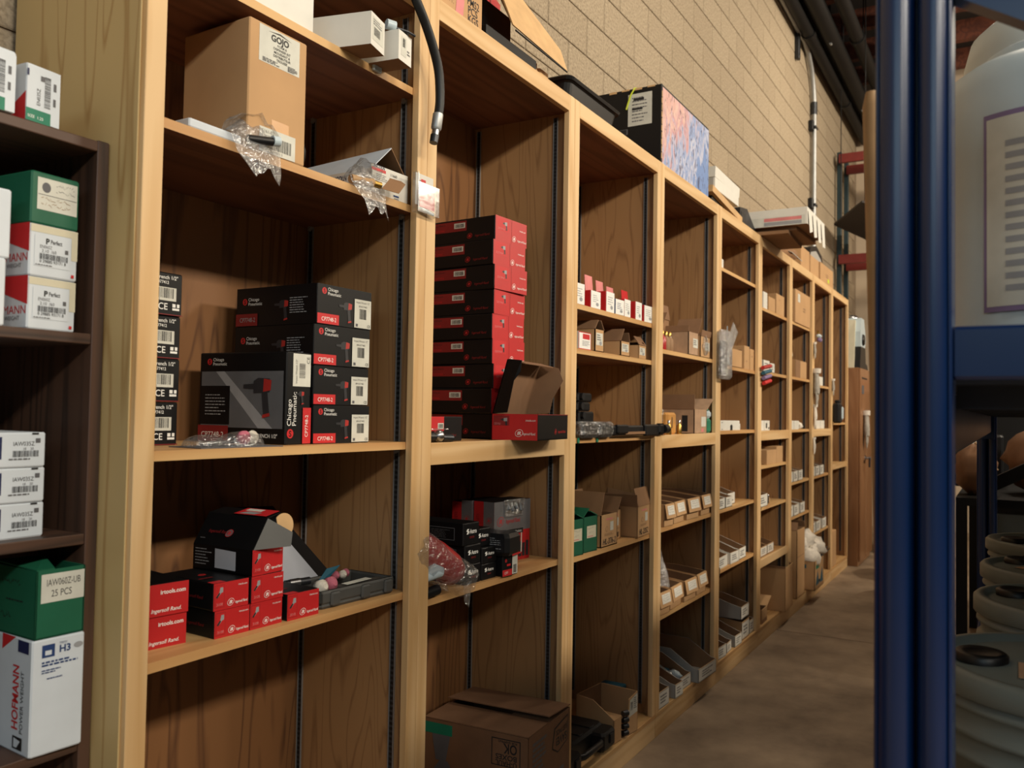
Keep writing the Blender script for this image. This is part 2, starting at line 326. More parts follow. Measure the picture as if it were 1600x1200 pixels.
# ------------------------------------------------------------------ box kinds
def box(name, label, cat, loc, yaw, dims, mat, group=None, r=.0025, mats=None, body='carton_body'):
    w, d, h = dims; t = thing(name, label, cat, loc, yaw, group)
    b = MB()
    if mats: b.box((0, 0, 0), (w, d, h), mat, mats=mats)
    else: b.rbox((0, 0, 0), (w, d, h), mat, r)
    b.build(body, t); return t
def open_box(name, label, cat, loc, yaw, dims, mat, inner, flaps=(), group=None, th=.004, walls='FBLR'):
    """open carton: floor and walls, flaps = (edge, length, angle from vertical outwards in degrees)"""
    w, d, h = dims; t = thing(name, label, cat, loc, yaw, group)
    b = MB(); b.box((0, 0, 0), (w, d, th), mat)
    g = {'F': ((0, 0, 0), (w, th, h)), 'B': ((0, d-th, 0), (w, d, h)), 'L': ((0, 0, 0), (th, d, h)), 'R': ((w-th, 0, 0), (w, d, h))}
    inn = {'F': 4, 'B': 2, 'L': 3, 'R': 5}
    for k in walls:
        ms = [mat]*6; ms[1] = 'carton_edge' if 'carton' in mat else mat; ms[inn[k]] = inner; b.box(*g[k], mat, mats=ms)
    b.build('carton_body', t)
    for e, L, ang in flaps:
        a = math.radians(ang); c, s = math.cos(a)*L, math.sin(a)*L; f = MB()
        q = {'F': [(0, 0, h), (w, 0, h), (w, -s, h+c), (0, -s, h+c)], 'B': [(w, d, h), (0, d, h), (0, d+s, h+c), (w, d+s, h+c)],
             'L': [(0, d, h), (0, 0, h), (-s, 0, h+c), (-s, d, h+c)], 'R': [(w, 0, h), (w, d, h), (w+s, d, h+c), (w+s, 0, h+c)]}[e]
        f.sheet(q, .003, inner if ang < 60 else mat); f.build('flap', t)
    return t
def parts_bin(name, label, loc, yaw, dims, mat, inner, group=None, hf=None, lip=None, sticker='white_card', slope=.5, seed=1, full=None):
    """low-fronted cardboard bin with a label on its front"""
    w, d, h = dims; hf = hf or h*.5; th = .003; t = thing(name, label, 'bin', loc, yaw, group); b = MB()
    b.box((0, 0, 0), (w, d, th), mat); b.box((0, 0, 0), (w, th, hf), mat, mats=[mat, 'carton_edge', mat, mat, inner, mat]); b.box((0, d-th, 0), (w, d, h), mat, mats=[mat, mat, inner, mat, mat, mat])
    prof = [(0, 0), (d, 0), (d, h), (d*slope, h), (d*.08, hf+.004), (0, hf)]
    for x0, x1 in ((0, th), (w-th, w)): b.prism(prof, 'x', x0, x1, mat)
    for x0 in (th, w-th-.0006): b.prism([(y, z-.0005) for y, z in prof], 'x', x0, x0+.0006, inner)  # dark liners stand for the shade inside the bin
    b.build('bin_body', t)
    if lip:
        f = MB(); f.sheet([(.001, -.002, hf), (w-.001, -.002, hf), (w-.001, -.013, hf-lip), (.001, -.013, hf-lip)][::-1], .0025, mat); f.build('front_flap', t)
    p = Print('F', w, d, h)
    if lip: p.frame((.001, -.0052, hf-.0005), (1, 0, 0), (0, .011, lip)); p.O = Vector((0, -.0165, hf-lip)); p.vv = Vector((0, .011, lip)).normalized(); p.n = p.u.cross(p.vv)
    hh = lip or hf
    if lip: p.rect(w*.18, hh*.25, w*.86, hh*.9, 'white_card'); p.scrib(w*.25, hh*.35, w*.8, hh*.85, 3, 'ink_dim', seed)
    else: p.rect(w*.02, hf*.08, w*.98, hf*.94, sticker); p.lines(w*.2, hf*.25, w*.8, hf*.8, 3, 'ink_dim', seed)
    p.build('label', t)
    if full:
        c = MB(); rnd = random.Random(seed)
        for i in range(9): c.blob((w*rnd.uniform(.25, .75), d*rnd.uniform(.15, .8), h*.35), (w*.16, d*.1, h*.16), rnd.choice(full), 6, 4, noise=.4, seed=i)
        c.build('contents', t)['kind'] = 'stuff'
    return t
# ------------------------------------------------------------------ room
def room():
    b = MB(); b.box((-6, -9, -.1), (14, .6, -.012), 'mortar'); fl = struct(b.build('floor'))
    # slabs with open control joints
    xs = [-6, -2.2, 1.68, 5.575, 9.5, 14]; ys = [-9, -4.6, -1.9, .6]
    for i in range(5):
        for j in range(3):
            s = MB(); w, d = xs[i+1]-xs[i], ys[j+1]-ys[j]
            s.box((.004, .004, -.012), (w-.004, d-.004, 0), 'concrete'); s.build('slab', fl, (xs[i], ys[j], 0))
    # block wall
    b = MB(); b.box((-6, .428, 0), (11.6, .7, 5.2), 'mortar'); wl = struct(b.build('wall_left'))
    bw, bh, z0, x0 = .384, .1865, 2.102, -5.85
    def blk(w):
        s = MB(); s.rbox((0, 0, 0), (w, .012, bh-.006), 'block', .003); return s.mesh('block')
    full = blk(bw-.006); rest = MB()
    for c in range(-11, 17):
        z = z0+c*bh
        for k in range(46):
            x = x0+k*bw+(bw/2 if c % 2 else 0)
            if x > 11.2 or z < 0: continue
            seen = (1.8 < x < 10.6 and z > 2.35 and z < 2.05+.42*x) or (-.1 < x < .93 and 1.7 < z < 2.3)
            if seen: link('block', full, wl, (x, .422, z))
            else: rest.box((x, .422, z), (x+bw-.006, .43, z+bh-.006), 'block')
    o = rest.build('block_courses', wl); o['kind'] = 'stuff'
    b = MB(); b.box((11.6, -9, 0), (11.8, .7, 5.8), 'white_wall'); struct(b.build('wall_back'))
    b = MB(); b.box((-6, -9.2, 0), (14, -9, 5.8), 'dark_wall'); struct(b.build('wall_right'))
    # roof: deck, purlins, beams
    b = MB(); b.box((-6, -9, 5.75), (11.8, .7, 5.9), 'roof_deck'); ce = struct(b.build('ceiling'))
    for k in range(22):
        s = MB(); s.box((0, -9, 0), (.09, .42, .22), 'roofwood'); s.build('purlin', ce, (-5.6+k*.8, 0, 5.53))
    for y in (-.55, -3.2, -6.2):
        s = MB(); s.box((-6, 0, 0), (11.6, .16, .3), 'roofwood'); s.build('beam', ce, (0, y, 5.23))
room()
# ------------------------------------------------------------------ shelving bays
BX = [.926, 1.7481, 2.5911, 3.4294, 4.2769, 5.1083, 5.9281, 6.6893, 7.4695, 8.285]
HT, DP, SW, FT = 2.44, .40, .0405, .02
SHELF = .0185
def shelf_bay(i, shelves, rail, label, lipped=()):
    x0, x1 = BX[i], BX[i+1]; w = x1-x0-.0012
    t = thing('shelving_bay', label, 'shelving', (x0, 0, 0), 0, None)
    zb, zd = .0835, .10
    def P(name, lo, hi, mat): b = MB(); b.rbox((0, 0, 0), tuple(h-l for l, h in zip(lo, hi)), mat, .0012); o = b.build(name, t, lo); return o
    P('stile', (0, 0, zd), (SW, FT, HT), 'pine_z'); P('stile', (w-SW, 0, zd), (w, FT, HT), 'pine_z')
    P('top_rail', (SW, .0004, 2.3846), (w-SW, FT, HT-.0004), 'pine_x')
    P('toe_board', (0, .002, 0), (w, .022, zb), 'pine_x')
    P('bottom_panel', (0, 0, zb+.0005), (w, DP-.006, zd), 'shelfwood')
    P('side_panel', (0, FT, zd), (.019, DP-.006, HT-.02), 'ply_z'); P('side_panel', (w-.019, FT, zd), (w, DP-.006, HT-.02), 'ply_z')
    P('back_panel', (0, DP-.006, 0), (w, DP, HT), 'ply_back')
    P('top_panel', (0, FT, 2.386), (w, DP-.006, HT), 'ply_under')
    if i == 0: P('end_panel', (-.004, .012, 0), (-.0002, DP, HT), 'endpanel')
    if rail: P('middle_rail', (SW, .0004, rail-.057), (w-SW, FT, rail), 'pine_x')
    for z in shelves:
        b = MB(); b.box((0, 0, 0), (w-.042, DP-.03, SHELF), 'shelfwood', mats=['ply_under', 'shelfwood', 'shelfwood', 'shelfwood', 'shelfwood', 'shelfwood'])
        o = b.build('shelf', t, (.021, FT+.0005, z-SHELF))
        if z in lipped: b = MB(); b.box((0, 0, 0), (w-2*SW, .014, .046), 'pine_x'); b.build('lip', o, (SW-.021, -.0145, -.02))
        if i < 4:
            for y in (.056, .372):
                c = MB(); c.prism([(-.005, 0), (.005, 0), (.005, -.012), (-.005, -.004)], 'x', 0, .012, 'galv'); c.build('shelf_clip', t, (w-.0345, y, z-SHELF-.0002))
    for xs, sg in ((.019, 1), (w-.019, -1)):
        for y in (.062, .376):
            b = MB(); x = 0
            b.box((min(0, sg*.002), -.008, 0), (max(0, sg*.002), .008, 2.235), 'slotted')
            for e in (-.0085, .0065): b.box((min(0, sg*.0045), e, 0), (max(0, sg*.0045), e+.0022, 2.235), 'zinc')
            b.build('shelf_standard', t, (xs, y, .14))
    return t
BAYS = [
 ((2.179, 1.878, 1.279, .905), None, 'pine shelving bay holding black impact wrench cartons and a plain outer end panel'),
 ((1.272, .868), 1.275, 'pine shelving bay with the tall stack of nine red and black cartons'),
 ((1.743, 1.586, 1.271, .858), None, 'pine shelving bay with small red and white cartons on its upper shelf'),
 ((1.644, 1.268, .865, .487), 1.270, 'pine shelving bay with two rows of brown labelled bins and a green capped bottle'),
 ((2.139, 1.626, 1.278, .866, .553), None, 'pine shelving bay with a clear bag hung on its front edge'),
 ((2.025, 1.636, 1.266, 1.055, .802, .485), 1.269, 'pine shelving bay with a large open carton on its bottom panel'),
 ((2.022, 1.638, 1.268, .902, .662), None, 'pine shelving bay with a big brown carton on its high shelf'),
 ((1.611, 1.262, .90, .462), 1.266, 'pine shelving bay with work gloves hanging from its front edge'),
 ((1.313, .955,), None, 'last pine shelving bay beside the tall brown cabinet'),
]
for i, (sh, rl, lb) in enumerate(BAYS):
    shelf_bay(i, sh, rl, lb, lipped=(.485,) if i == 5 else (.955,) if i == 8 else ())
# dark cabinet standing against the end panel
def dark_cabinet():
    t = thing('dark_cabinet', 'dark walnut stained cabinet standing against the end of the pine shelving', 'cabinet', (.920, .085, 0))
    w = 1.0; d = .33
    def P(n, lo, hi, m): b = MB(); b.rbox((0, 0, 0), tuple(h-l for l, h in zip(lo, hi)), m, .0015); return b.build(n, t, lo)
    P('side_panel', (-.022, 0, 0), (0, d, 1.822), 'walnut_z'); P('side_panel', (-w, 0, 0), (-w+.022, d, 1.822), 'walnut_z')
    P('top_panel', (-w+.022, 0, 1.802), (-.022, d, 1.820), 'walnut_x'); P('back_panel', (-w+.022, d-.008, 0), (-.022, d, 1.802), 'walnut_z')
    for z in (1.482, 1.137, .785, .12): P('shelf', (-w+.022, .002, z-.018), (-.022, d-.008, z), 'walnut_x')
dark_cabinet()
# ------------------------------------------------------------------ print designs
def swirl(p, x, y, r, m='ink_red'):
    p.ell(x, y, r, r, m); p.text(x, y-r*.62, r*1.25, 'S', 'black_card', align='C', bold=.02)
def gun(p, x, y, s, body='gun_dark', red='gun_red', fl=1, dark='ink_black'):
    """pistol shaped air tool seen from the side, nose to the left when fl = 1"""
    f = lambda pts: [(x+fl*a*s, y+b*s) for a, b in pts]
    p.poly(f([(.3, -.55), (.5, -.5), (.42, .1), (.22, .1)]) if fl > 0 else f([(.3, -.55), (.5, -.5), (.42, .1), (.22, .1)])[::-1], body)
    p.poly(f([(-.05, .02), (.5, .05), (.5, .4), (.1, .42), (-.05, .34)]) if fl > 0 else f([(-.05, .02), (.5, .05), (.5, .4), (.1, .42), (-.05, .34)])[::-1], body)
    q = [(.28, .06), (.54, .1), (.56, .36), (.3, .4)]; p.poly(f(q) if fl > 0 else f(q)[::-1], red)
    q = [(-.4, .15), (-.02, .13), (-.02, .27), (-.4, .25)]; p.poly(f(q) if fl > 0 else f(q)[::-1], body)
    q = [(.27, -.62), (.53, -.56), (.51, -.48), (.28, -.53)]; p.poly(f(q) if fl > 0 else f(q)[::-1], red)
def cp_logo(p, x, y, s):
    swirl(p, x, y, s*.42); p.text(x+s*.62, y+s*.06, s*.42, 'Chicago', 'ink_white'); p.text(x+s*.62, y-s*.5, s*.42, 'Pneumatic', 'ink_white')
def ir_logo(p, x, y, s, m='ink_white', word=True):
    room = p.W*.97-(x+s*.8)
    """ring with slanted initials and the maker's words"""
    p.poly([(x+s*.62*math.cos(a)+s*.12*math.sin(a), y+s*.55*math.sin(a)) for a in [2*pi*k/18 for k in range(18)]], m)
    p.poly([(x+s*.56*math.cos(a)+s*.11*math.sin(a), y+s*.49*math.sin(a)) for a in [2*pi*k/18 for k in range(18)]], 'red_card' if m != 'ink_red' else ('silver_card' if p.H > .15 else 'black_card'))
    p.text(x-.02*s, y-s*.26, s*.5, 'IR', m, bold=.03, shear=.3, align='C')
    if word: p.text(x+s*.8, y-s*.32, s*.4, 'Ingersoll Rand.', m, shear=.25, bold=.01, fit=room)
def cp_front(p):
    w, h = p.W, p.H; p.rect(.001, .001, w-.001, h-.001, 'black_card'); cp_logo(p, w*.12, h*.83, h*.19); gun(p, w*.48, h*.42, h*.5)
    p.rect(0, 0.002, w*.38, h*.27, 'ink_red'); p.text(w*.07, h*.09, h*.1, 'CP7748-2', 'ink_white', fit=w*.26)
    p.rect(w*.665, h*.03, w*.985, h*.76, 'ink_sticker'); p.text(w*.825, h*.66, h*.05, 'Impact Wrench 1/2"', 'ink_black', align='C', fit=w*.26); p.text(w*.825, h*.56, h*.045, '8941077482', 'ink_black', align='C', fit=w*.16)
    p.bars(w*.76, h*.26, w*.89, h*.52, 'ink_black', 3); p.rect(w*.69, h*.06, w*.73, h*.13, 'ink_dim'); p.text(w*.91, h*.06, h*.07, 'CE', 'ink_black')
def cp_side(p):
    w, h = p.W, p.H; p.rect(.001, .001, w-.001, h-.001, 'black_card'); cp_logo(p, w*.11, h*.64, h*.2); gun(p, w*.56, h*.42, h*.5)
    p.rect(0, .002, w*.28, h*.33, 'ink_dimred'); p.text(w*.05, h*.12, h*.11, 'CP7748-2', 'ink_mid', fit=w*.2)
    p.lines(w*.68, h*.28, w*.93, h*.7, 7, 'ink_mid', 5, .35)
# ------------------------------------------------------------------ bay 1, eye-level shelf: impact wrench cartons
def bay1_mid():
    Z = 1.279; hs = (.0885, .0905, .0935, .0935); w, d = .187, .262
    ordn = ('bottom', 'second', 'third', 'top'); z = Z
    for k in range(4):
        t = box('impact_wrench_carton', f'{ordn[k]} of four black impact wrench cartons with white labels stacked beside the upright one', 'box', (1.421+(.004 if k == 3 else 0)-.002*k*(k < 3), .062, z), -1.5+1.2*(k % 2), (w, d, hs[k]-.0006), 'black_card')
        pr('F', w, d, hs[k], cp_front, t); pr('L', w, d, hs[k], cp_side, t); z += hs[k]
    # stack behind the first stile
    w, d, h = .155, .24, .0885
    def f(p):
        w, h = p.W, p.H; p.text(w*.92, h*.84, h*.085, 'Impact Wrench 1/2"', 'ink_white', align='R', bold=.01, fit=w*.7); p.text(w*.78, h*.73, h*.07, '8941077412', 'ink_white', align='R', bold=.01, fit=w*.4)
        p.rect(w*.3, h*.34, w*.9, h*.65, 'ink_sticker'); p.bars(w*.34, h*.4, w*.86, h*.63, 'ink_black', 9); p.text(w*.4, h*.345, h*.05, '0 99411 70112', 'ink_black', fit=w*.4)
        p.text(w*.3, h*.2, h*.04, 'Made in Taiwan', 'ink_mid', fit=w*.28); p.text(w*.62, h*.13, h*.15, 'CE', 'ink_white', bold=.01); p.rect(w*.84, h*.13, w*.95, h*.18, 'ink_white'); p.rect(w*.84, h*.2, w*.89, h*.28, 'ink_white'); p.rect(w*.91, h*.2, w*.95, h*.28, 'ink_white')
        p.rect(0, .001, w, h*.03, 'ink_dimred')
    for k in range(4):
        t = box('barcode_carton', f'{ordn[k]} of four black cartons with large white barcodes stacked behind the end stile', 'box', (1.169-w+.0005*k, .2-.003*(k % 2), Z+k*h), .4*(k % 2), (w, .19, h-.0006), 'black_card'); pr('F', w, d, h, f, t)
    # carton standing on edge with the tool picture
    w, d, h = .079, .262, .2035; t = box('upright_wrench_carton', 'black carton standing on edge with a large air wrench picture', 'box', (1.337, .062, Z), 3, (w, d, h), 'black_card')
    def side(p):
        w, h = p.W, p.H; cp_logo(p, w*.12, h*.9, h*.085)
        p.rect(w*.03, h*.17, w*.97, h*.79, 'picture_grey'); p.poly([(w*.2, h*.79), (w*.3, h*.79), (w*.86, h*.17), (w*.7, h*.17)], 'ink_mid')
        p.rect(w*.03, h*.2, w*.37, h*.63, 'black_card'); p.lines(w*.08, h*.3, w*.33, h*.55, 7, 'ink_mid', 4, .3); p.rect(0, .002, w*.36, h*.19, 'ink_dimred'); p.text(w*.04, h*.06, h*.06, 'CP7748-2', 'ink_white', fit=w*.28)
        gun(p, w*.66, h*.54, h*.42); p.text(w*.5, h*.07, h*.04, 'IMPACT WRENCH 1/2"', 'ink_white', bold=.015, fit=w*.42)
    def front(p):
        w, h = p.W, p.H; p.rect(w*.25, h*.63, w*.97, h*.985, 'ink_sticker'); p.bars(w*.5, h*.72, w*.75, h*.88, 'ink_black', 3, True); p.text(w*.42, h*.66, w*.07, 'Impact Wrench 1/2"', 'ink_black', rot=pi/2, fit=h*.26); p.text(w*.92, h*.88, w*.12, 'CE', 'ink_black', rot=pi/2)
        swirl(p, w*.18, h*.12, w*.13); p.text(w*.2, h*.2, w*.16, 'Chicago', 'ink_white', rot=pi/2); p.text(w*.4, h*.2, w*.16, 'Pneumatic', 'ink_white', rot=pi/2)
        gun(p, w*.5, h*.52, h*.14); p.rect(w*.66, .002, w, h*.4, 'ink_red'); p.text(w*.88, h*.08, w*.12, 'CP7748-2', 'ink_white', rot=pi/2, fit=h*.24)
    pr('L', w, d, h, side, t); pr('F', w, d, h, front, t)
    # blister pack of grinding points lying at the shelf front
    t = thing('grinding_point_pack', 'clear blister pack of pink and white grinding points lying on the shelf front', 'pack', (1.09, .03, Z), -3)
    part('backing_card', t, lambda b: b.box((0, 0, 0), (.2, .1, .002), 'ink_dim'))
    part('blister', t, lambda b: (b.blob((.045, .05, .004), (.045, .04, .022), 'clear_film', 14, 8), b.blob((.13, .05, .004), (.055, .04, .027), 'clear_film', 14, 8)))
    part('steel_shank', t, lambda b: [b.tube([(.02+.02*k, .03+.006*k, .008), (.07+.02*k, .036+.006*k, .01)], .003, 'steel', 8) for k in range(4)])
    part('pink_stone', t, lambda b: b.lathe([(.004, -.006), (.014, -.005), (.015, .006), (.004, .008)], (0, 0, 0), 'pink_stone', 14, Matrix.Translation((.125, .035, .018)) @ Matrix.Rotation(pi/2, 4, 'X')))
    part('white_stone', t, lambda b: b.lathe([(.004, -.006), (.013, -.004), (.014, .006), (.004, .009)], (0, 0, 0), 'white_stone', 14, Matrix.Translation((.155, .045, .018)) @ Matrix.Rotation(pi/2.4, 4, 'X')))
bay1_mid()
# ------------------------------------------------------------------ bay 1, lower shelf: red and black cartons
def ir_end(p, num='3', web=True, big=False):
    w, h = p.W, p.H
    p.rect(0, 0, w, h, 'red_card')
    if big:
        p.text(w*.95, h*.68, h*.13, 'irtools.com', 'ink_white', align='R', bold=.02); ir_logo(p, w*.28, h*.22, h*.3)
        return
    p.rect(w*.03, h*.1, w*.3, h*.92, 'ink_dimred'); p.rect(w*.038, h*.115, w*.292, h*.905, 'red_card')
    q = lambda a, b: (w*(.06+.2*a), h*(.45+.4*b)); p.poly([q(0, .1), q(.2, 0), q(.75, .45), q(1, .5), q(1, .95), q(.6, .95), q(.5, .55)], 'gun_metal'); p.poly([q(0, .1), q(.2, 0), q(.6, .4), q(.45, .5)], 'ink_black')
    p.text(w*.165, h*.17, h*.1, num, 'ink_pink', align='C', fit=w*.18)
    p.text(w*.95, h*.8, h*.07, 'irtools.com', 'ink_white', align='R', fit=w*.26); ir_logo(p, w*.48, h*.24, h*.24)
def ir_black(p):
    w, h = p.W, p.H; ir_logo(p, w*.35, h*.45, h*.2, 'ink_red', False); p.text(w*.5, h*.38, h*.12, 'Ingersoll Rand', 'ink_dimred', shear=.25, fit=w*.35)
def ir_top(p):
    w, h = p.W, p.H; p.rect(.001, .001, w-.001, h-.001, 'black_card'); p.rect(0, 0, w*.35, h*.12, 'ink_red'); ir_logo(p, w*.5, h*.55, w*.18, 'ink_dimred', False); p.lines(w*.1, h*.3, w*.5, h*.38, 1, 'ink_dimred', 2)
def ir_carton(label, loc, yaw, dims, num='3108', big=False, group=None):
    t = box('air_tool_carton', label, 'box', loc, yaw, dims, 'black_card', group); w, d, h = dims
    pr('F', w, d, h, lambda p: ir_end(p, num, big=big), t, 'red_end_print'); pr('L', w, d, h, ir_black, t, 'side_print'); pr('T', w, d, h, ir_top, t, 'top_print'); return t
def bay1_low():
    Z = .905
    for k, n in enumerate(('lower', 'upper')): ir_carton(f'{n} of two red ended air tool cartons stacked against the end stile', (.985, .098-.004*k, Z+k*.0605), -8, (.125, .19, .0598), big=True)
    for k, n in enumerate(('lower', 'upper')): ir_carton(f'{n} of the red and black carton pair standing beside the two end stile cartons', (1.152-.004*k, .052, Z+k*.0545), -3, (.084, .17, .0538), '3108')
    for k, n in enumerate(('bottom', 'middle')): ir_carton(f'{n} carton of the red stack under the open black box', (1.2375, .047-.002*k, Z+k*.0545), -1, (.086, .17, .0538), '3108')
    ir_carton('single red and black carton lying beside the grey grinding point tray', (1.334, .04, Z), -3, (.09, .15, .056), '301B')
    # open carton on top of the stack
    z = Z+.1092; t = thing('opened_tool_carton', 'opened black tool carton with its lid raised on top of the red stack', 'box', (1.238, .045, z), 2)
    w, d, h = .087, .172, .0535; b = MB()
    b.box((0, 0, 0), (w, d, .003), 'black_card')
    for lo, hi in (((0, 0, 0), (w, .003, h)), ((0, d-.003, 0), (w, d, h)), ((0, 0, 0), (.003, d, h)), ((w-.003, 0, 0), (w, d, h))): b.box(lo, hi, 'black_card')
    b.build('carton_body', t); pr('F', w, d, h, lambda p: ir_end(p, '3108'), t, 'red_end_print')
    def sp(p):
        w, h = p.W, p.H; p.lines(w*.04, h*.2, w*.32, h*.9, 6, 'ink_mid', 8, .3); p.poly([(w*.38, h*.15), (w*.73, h*.12), (w*.73, h*.85), (w*.38, h*.9)], 'paper')
    pr('L', w, d, h, sp, t, 'side_print')
    # lid panels: a sloped panel rising from the left edge, a flat top, grey end flap and round tuck tab
    A, B, C_, D_ = (0, d, h), (0, 0, h), (.04, 0, h+.062), (.04, d, h+.062)
    part('lid', t, lambda b: (b.sheet([A, B, C_, D_][::-1], .002, 'black_card'), b.sheet([(.04, d, h+.062), (.04, 0, h+.062), (.083, .004, h+.070), (.083, d, h+.070)][::-1], .002, 'black_card')))
    p = Print('F', 1, 1, 1); p.frame((0, d, h), (0, -1, 0), (.04, 0, .062)); p.off = .0025
    ir_logo(p, .09, .03, .016, 'ink_red', False); p.text(.03, .028, .007, 'Ingersoll Rand', 'ink_dimred', shear=.2); p.lines(.015, .012, .035, .016, 1, 'ink_dim', 3); p.build('lid_print', t)
    p = Print('F', 1, 1, 1); p.frame((.04, d, h+.062), (0, -1, 0), (.043, 0, .008)); p.off = .0028
    p.rect(.075, .0, .168, .041, 'ink_red'); p.rect(.085, .024, .13, .038, 'ink_sticker'); p.poly([(.085, .004), (.13, .004), (.14, .018), (.1, .02)], 'gun_metal'); p.build('top_label', t)
    part('end_flap', t, lambda b: b.sheet([(.002, -.001, h), (.04, -.001, h+.061), (.083, -.03, h+.03), (.075, -.034, h+.002)], .0018, 'grey_plastic'))
    part('tuck_tab', t, lambda b: b.prism([(.083+.03*math.cos(a)*1.0, .052+h+.028*math.sin(a)-.012) for a in [pi*.75-2*pi*k/20*.72 for k in range(20)]], 'y', -.004, -.002, 'carton_edge'))
    # grinding point tray
    t = thing('grinding_point_tray', 'grey moulded tray of pink and white grinding points at the shelf front', 'tray', (1.446, .05, Z), -3); w, d, h = .25, .15, .04
    def tray(b):
        b.rbox((0, 0, 0), (w, d, .012), 'grey_plastic', .006)
        for lo, hi in (((0, 0, .01), (w, .012, h)), ((0, d-.012, .01), (w, d, h)), ((0, 0, .01), (.012, d, h)), ((w-.012, 0, .01), (w, d, h)), ((.09, .012, .01), (w-.012, .05, h-.004)), ((.012, .08, .01), (.1, d-.01, h-.008))): b.rbox(lo, hi, 'grey_plastic', .005)
        for x in (.03, .13, .21): b.rbox((x, -.006, .004), (x+.03, .004, h-.004), 'grey_plastic', .004)
    part('tray_body', t, tray)
    part('tray_label', t, lambda b: b.sheet([(.1, .016, h), (.19, .022, h), (.19, .042, h), (.1, .034, h)], .001, 'ink_sticker'))
    for nm, x, y, m in (('white_stone', .03, .03, 'white_stone'), ('pink_stone', .07, .04, 'pink_stone'), ('white_stone', .17, .1, 'white_stone'), ('pink_stone', .15, .105, 'pink_stone'), ('pink_stone', .19, .11, 'pink_stone')):
        s = .016 if y < .05 else .01
        part(nm, t, lambda b: b.lathe([(.3*s, -s), (s, -.6*s), (s*1.05, .4*s), (.4*s, s)], (0, 0, 0), m, 14, Matrix.Translation((x, y, h+.004)) @ Matrix.Rotation(1.3, 4, 'X')))
    part('tool_steel', t, lambda b: (b.tube([(.0, .118, h+.004), (.06, .1, h+.006)], .009, 'dark_steel', 12), b.tube([(.01, .114, h+.005), (.035, .107, h+.006)], .0096, 'steel', 12)))
    part('instruction_card', t, lambda b: b.sheet([(.05, .07, h), (.09, .075, h+.004), (.14, .08, h+.034), (.1, .085, h+.03)], .0008, 'ink_teal'))
    # dark opened lid with paper behind the stack
    t = thing('opened_case_lid', 'opened dark tool case lined with grey paper behind the red cartons', 'case', (1.455, .225, Z), 0)
    part('lid_shell', t, lambda b: (b.sheet([(-.05, -.02, 0), (.225, -.02, 0), (.12, .12, .2), (-.05, .12, .21)], .006, 'black_plastic'), b.box((-.05, .1, 0), (.15, .125, .04), 'black_plastic')))
    part('paper_lining', t, lambda b: b.sheet([(-.045, -.024, .01), (.17, -.024, .01), (.1, .075, .15), (-.045, .075, .15)], .001, 'paper'))
    part('striped_band', t, lambda b: [b.sheet([(-.01+.02*k, -.035, .003), (0+.02*k, -.035, .003), (.0+.02*k, -.028, .012), (-.01+.02*k, -.028, .012)], .001, 'ink_tan') for k in range(9)])
bay1_low()
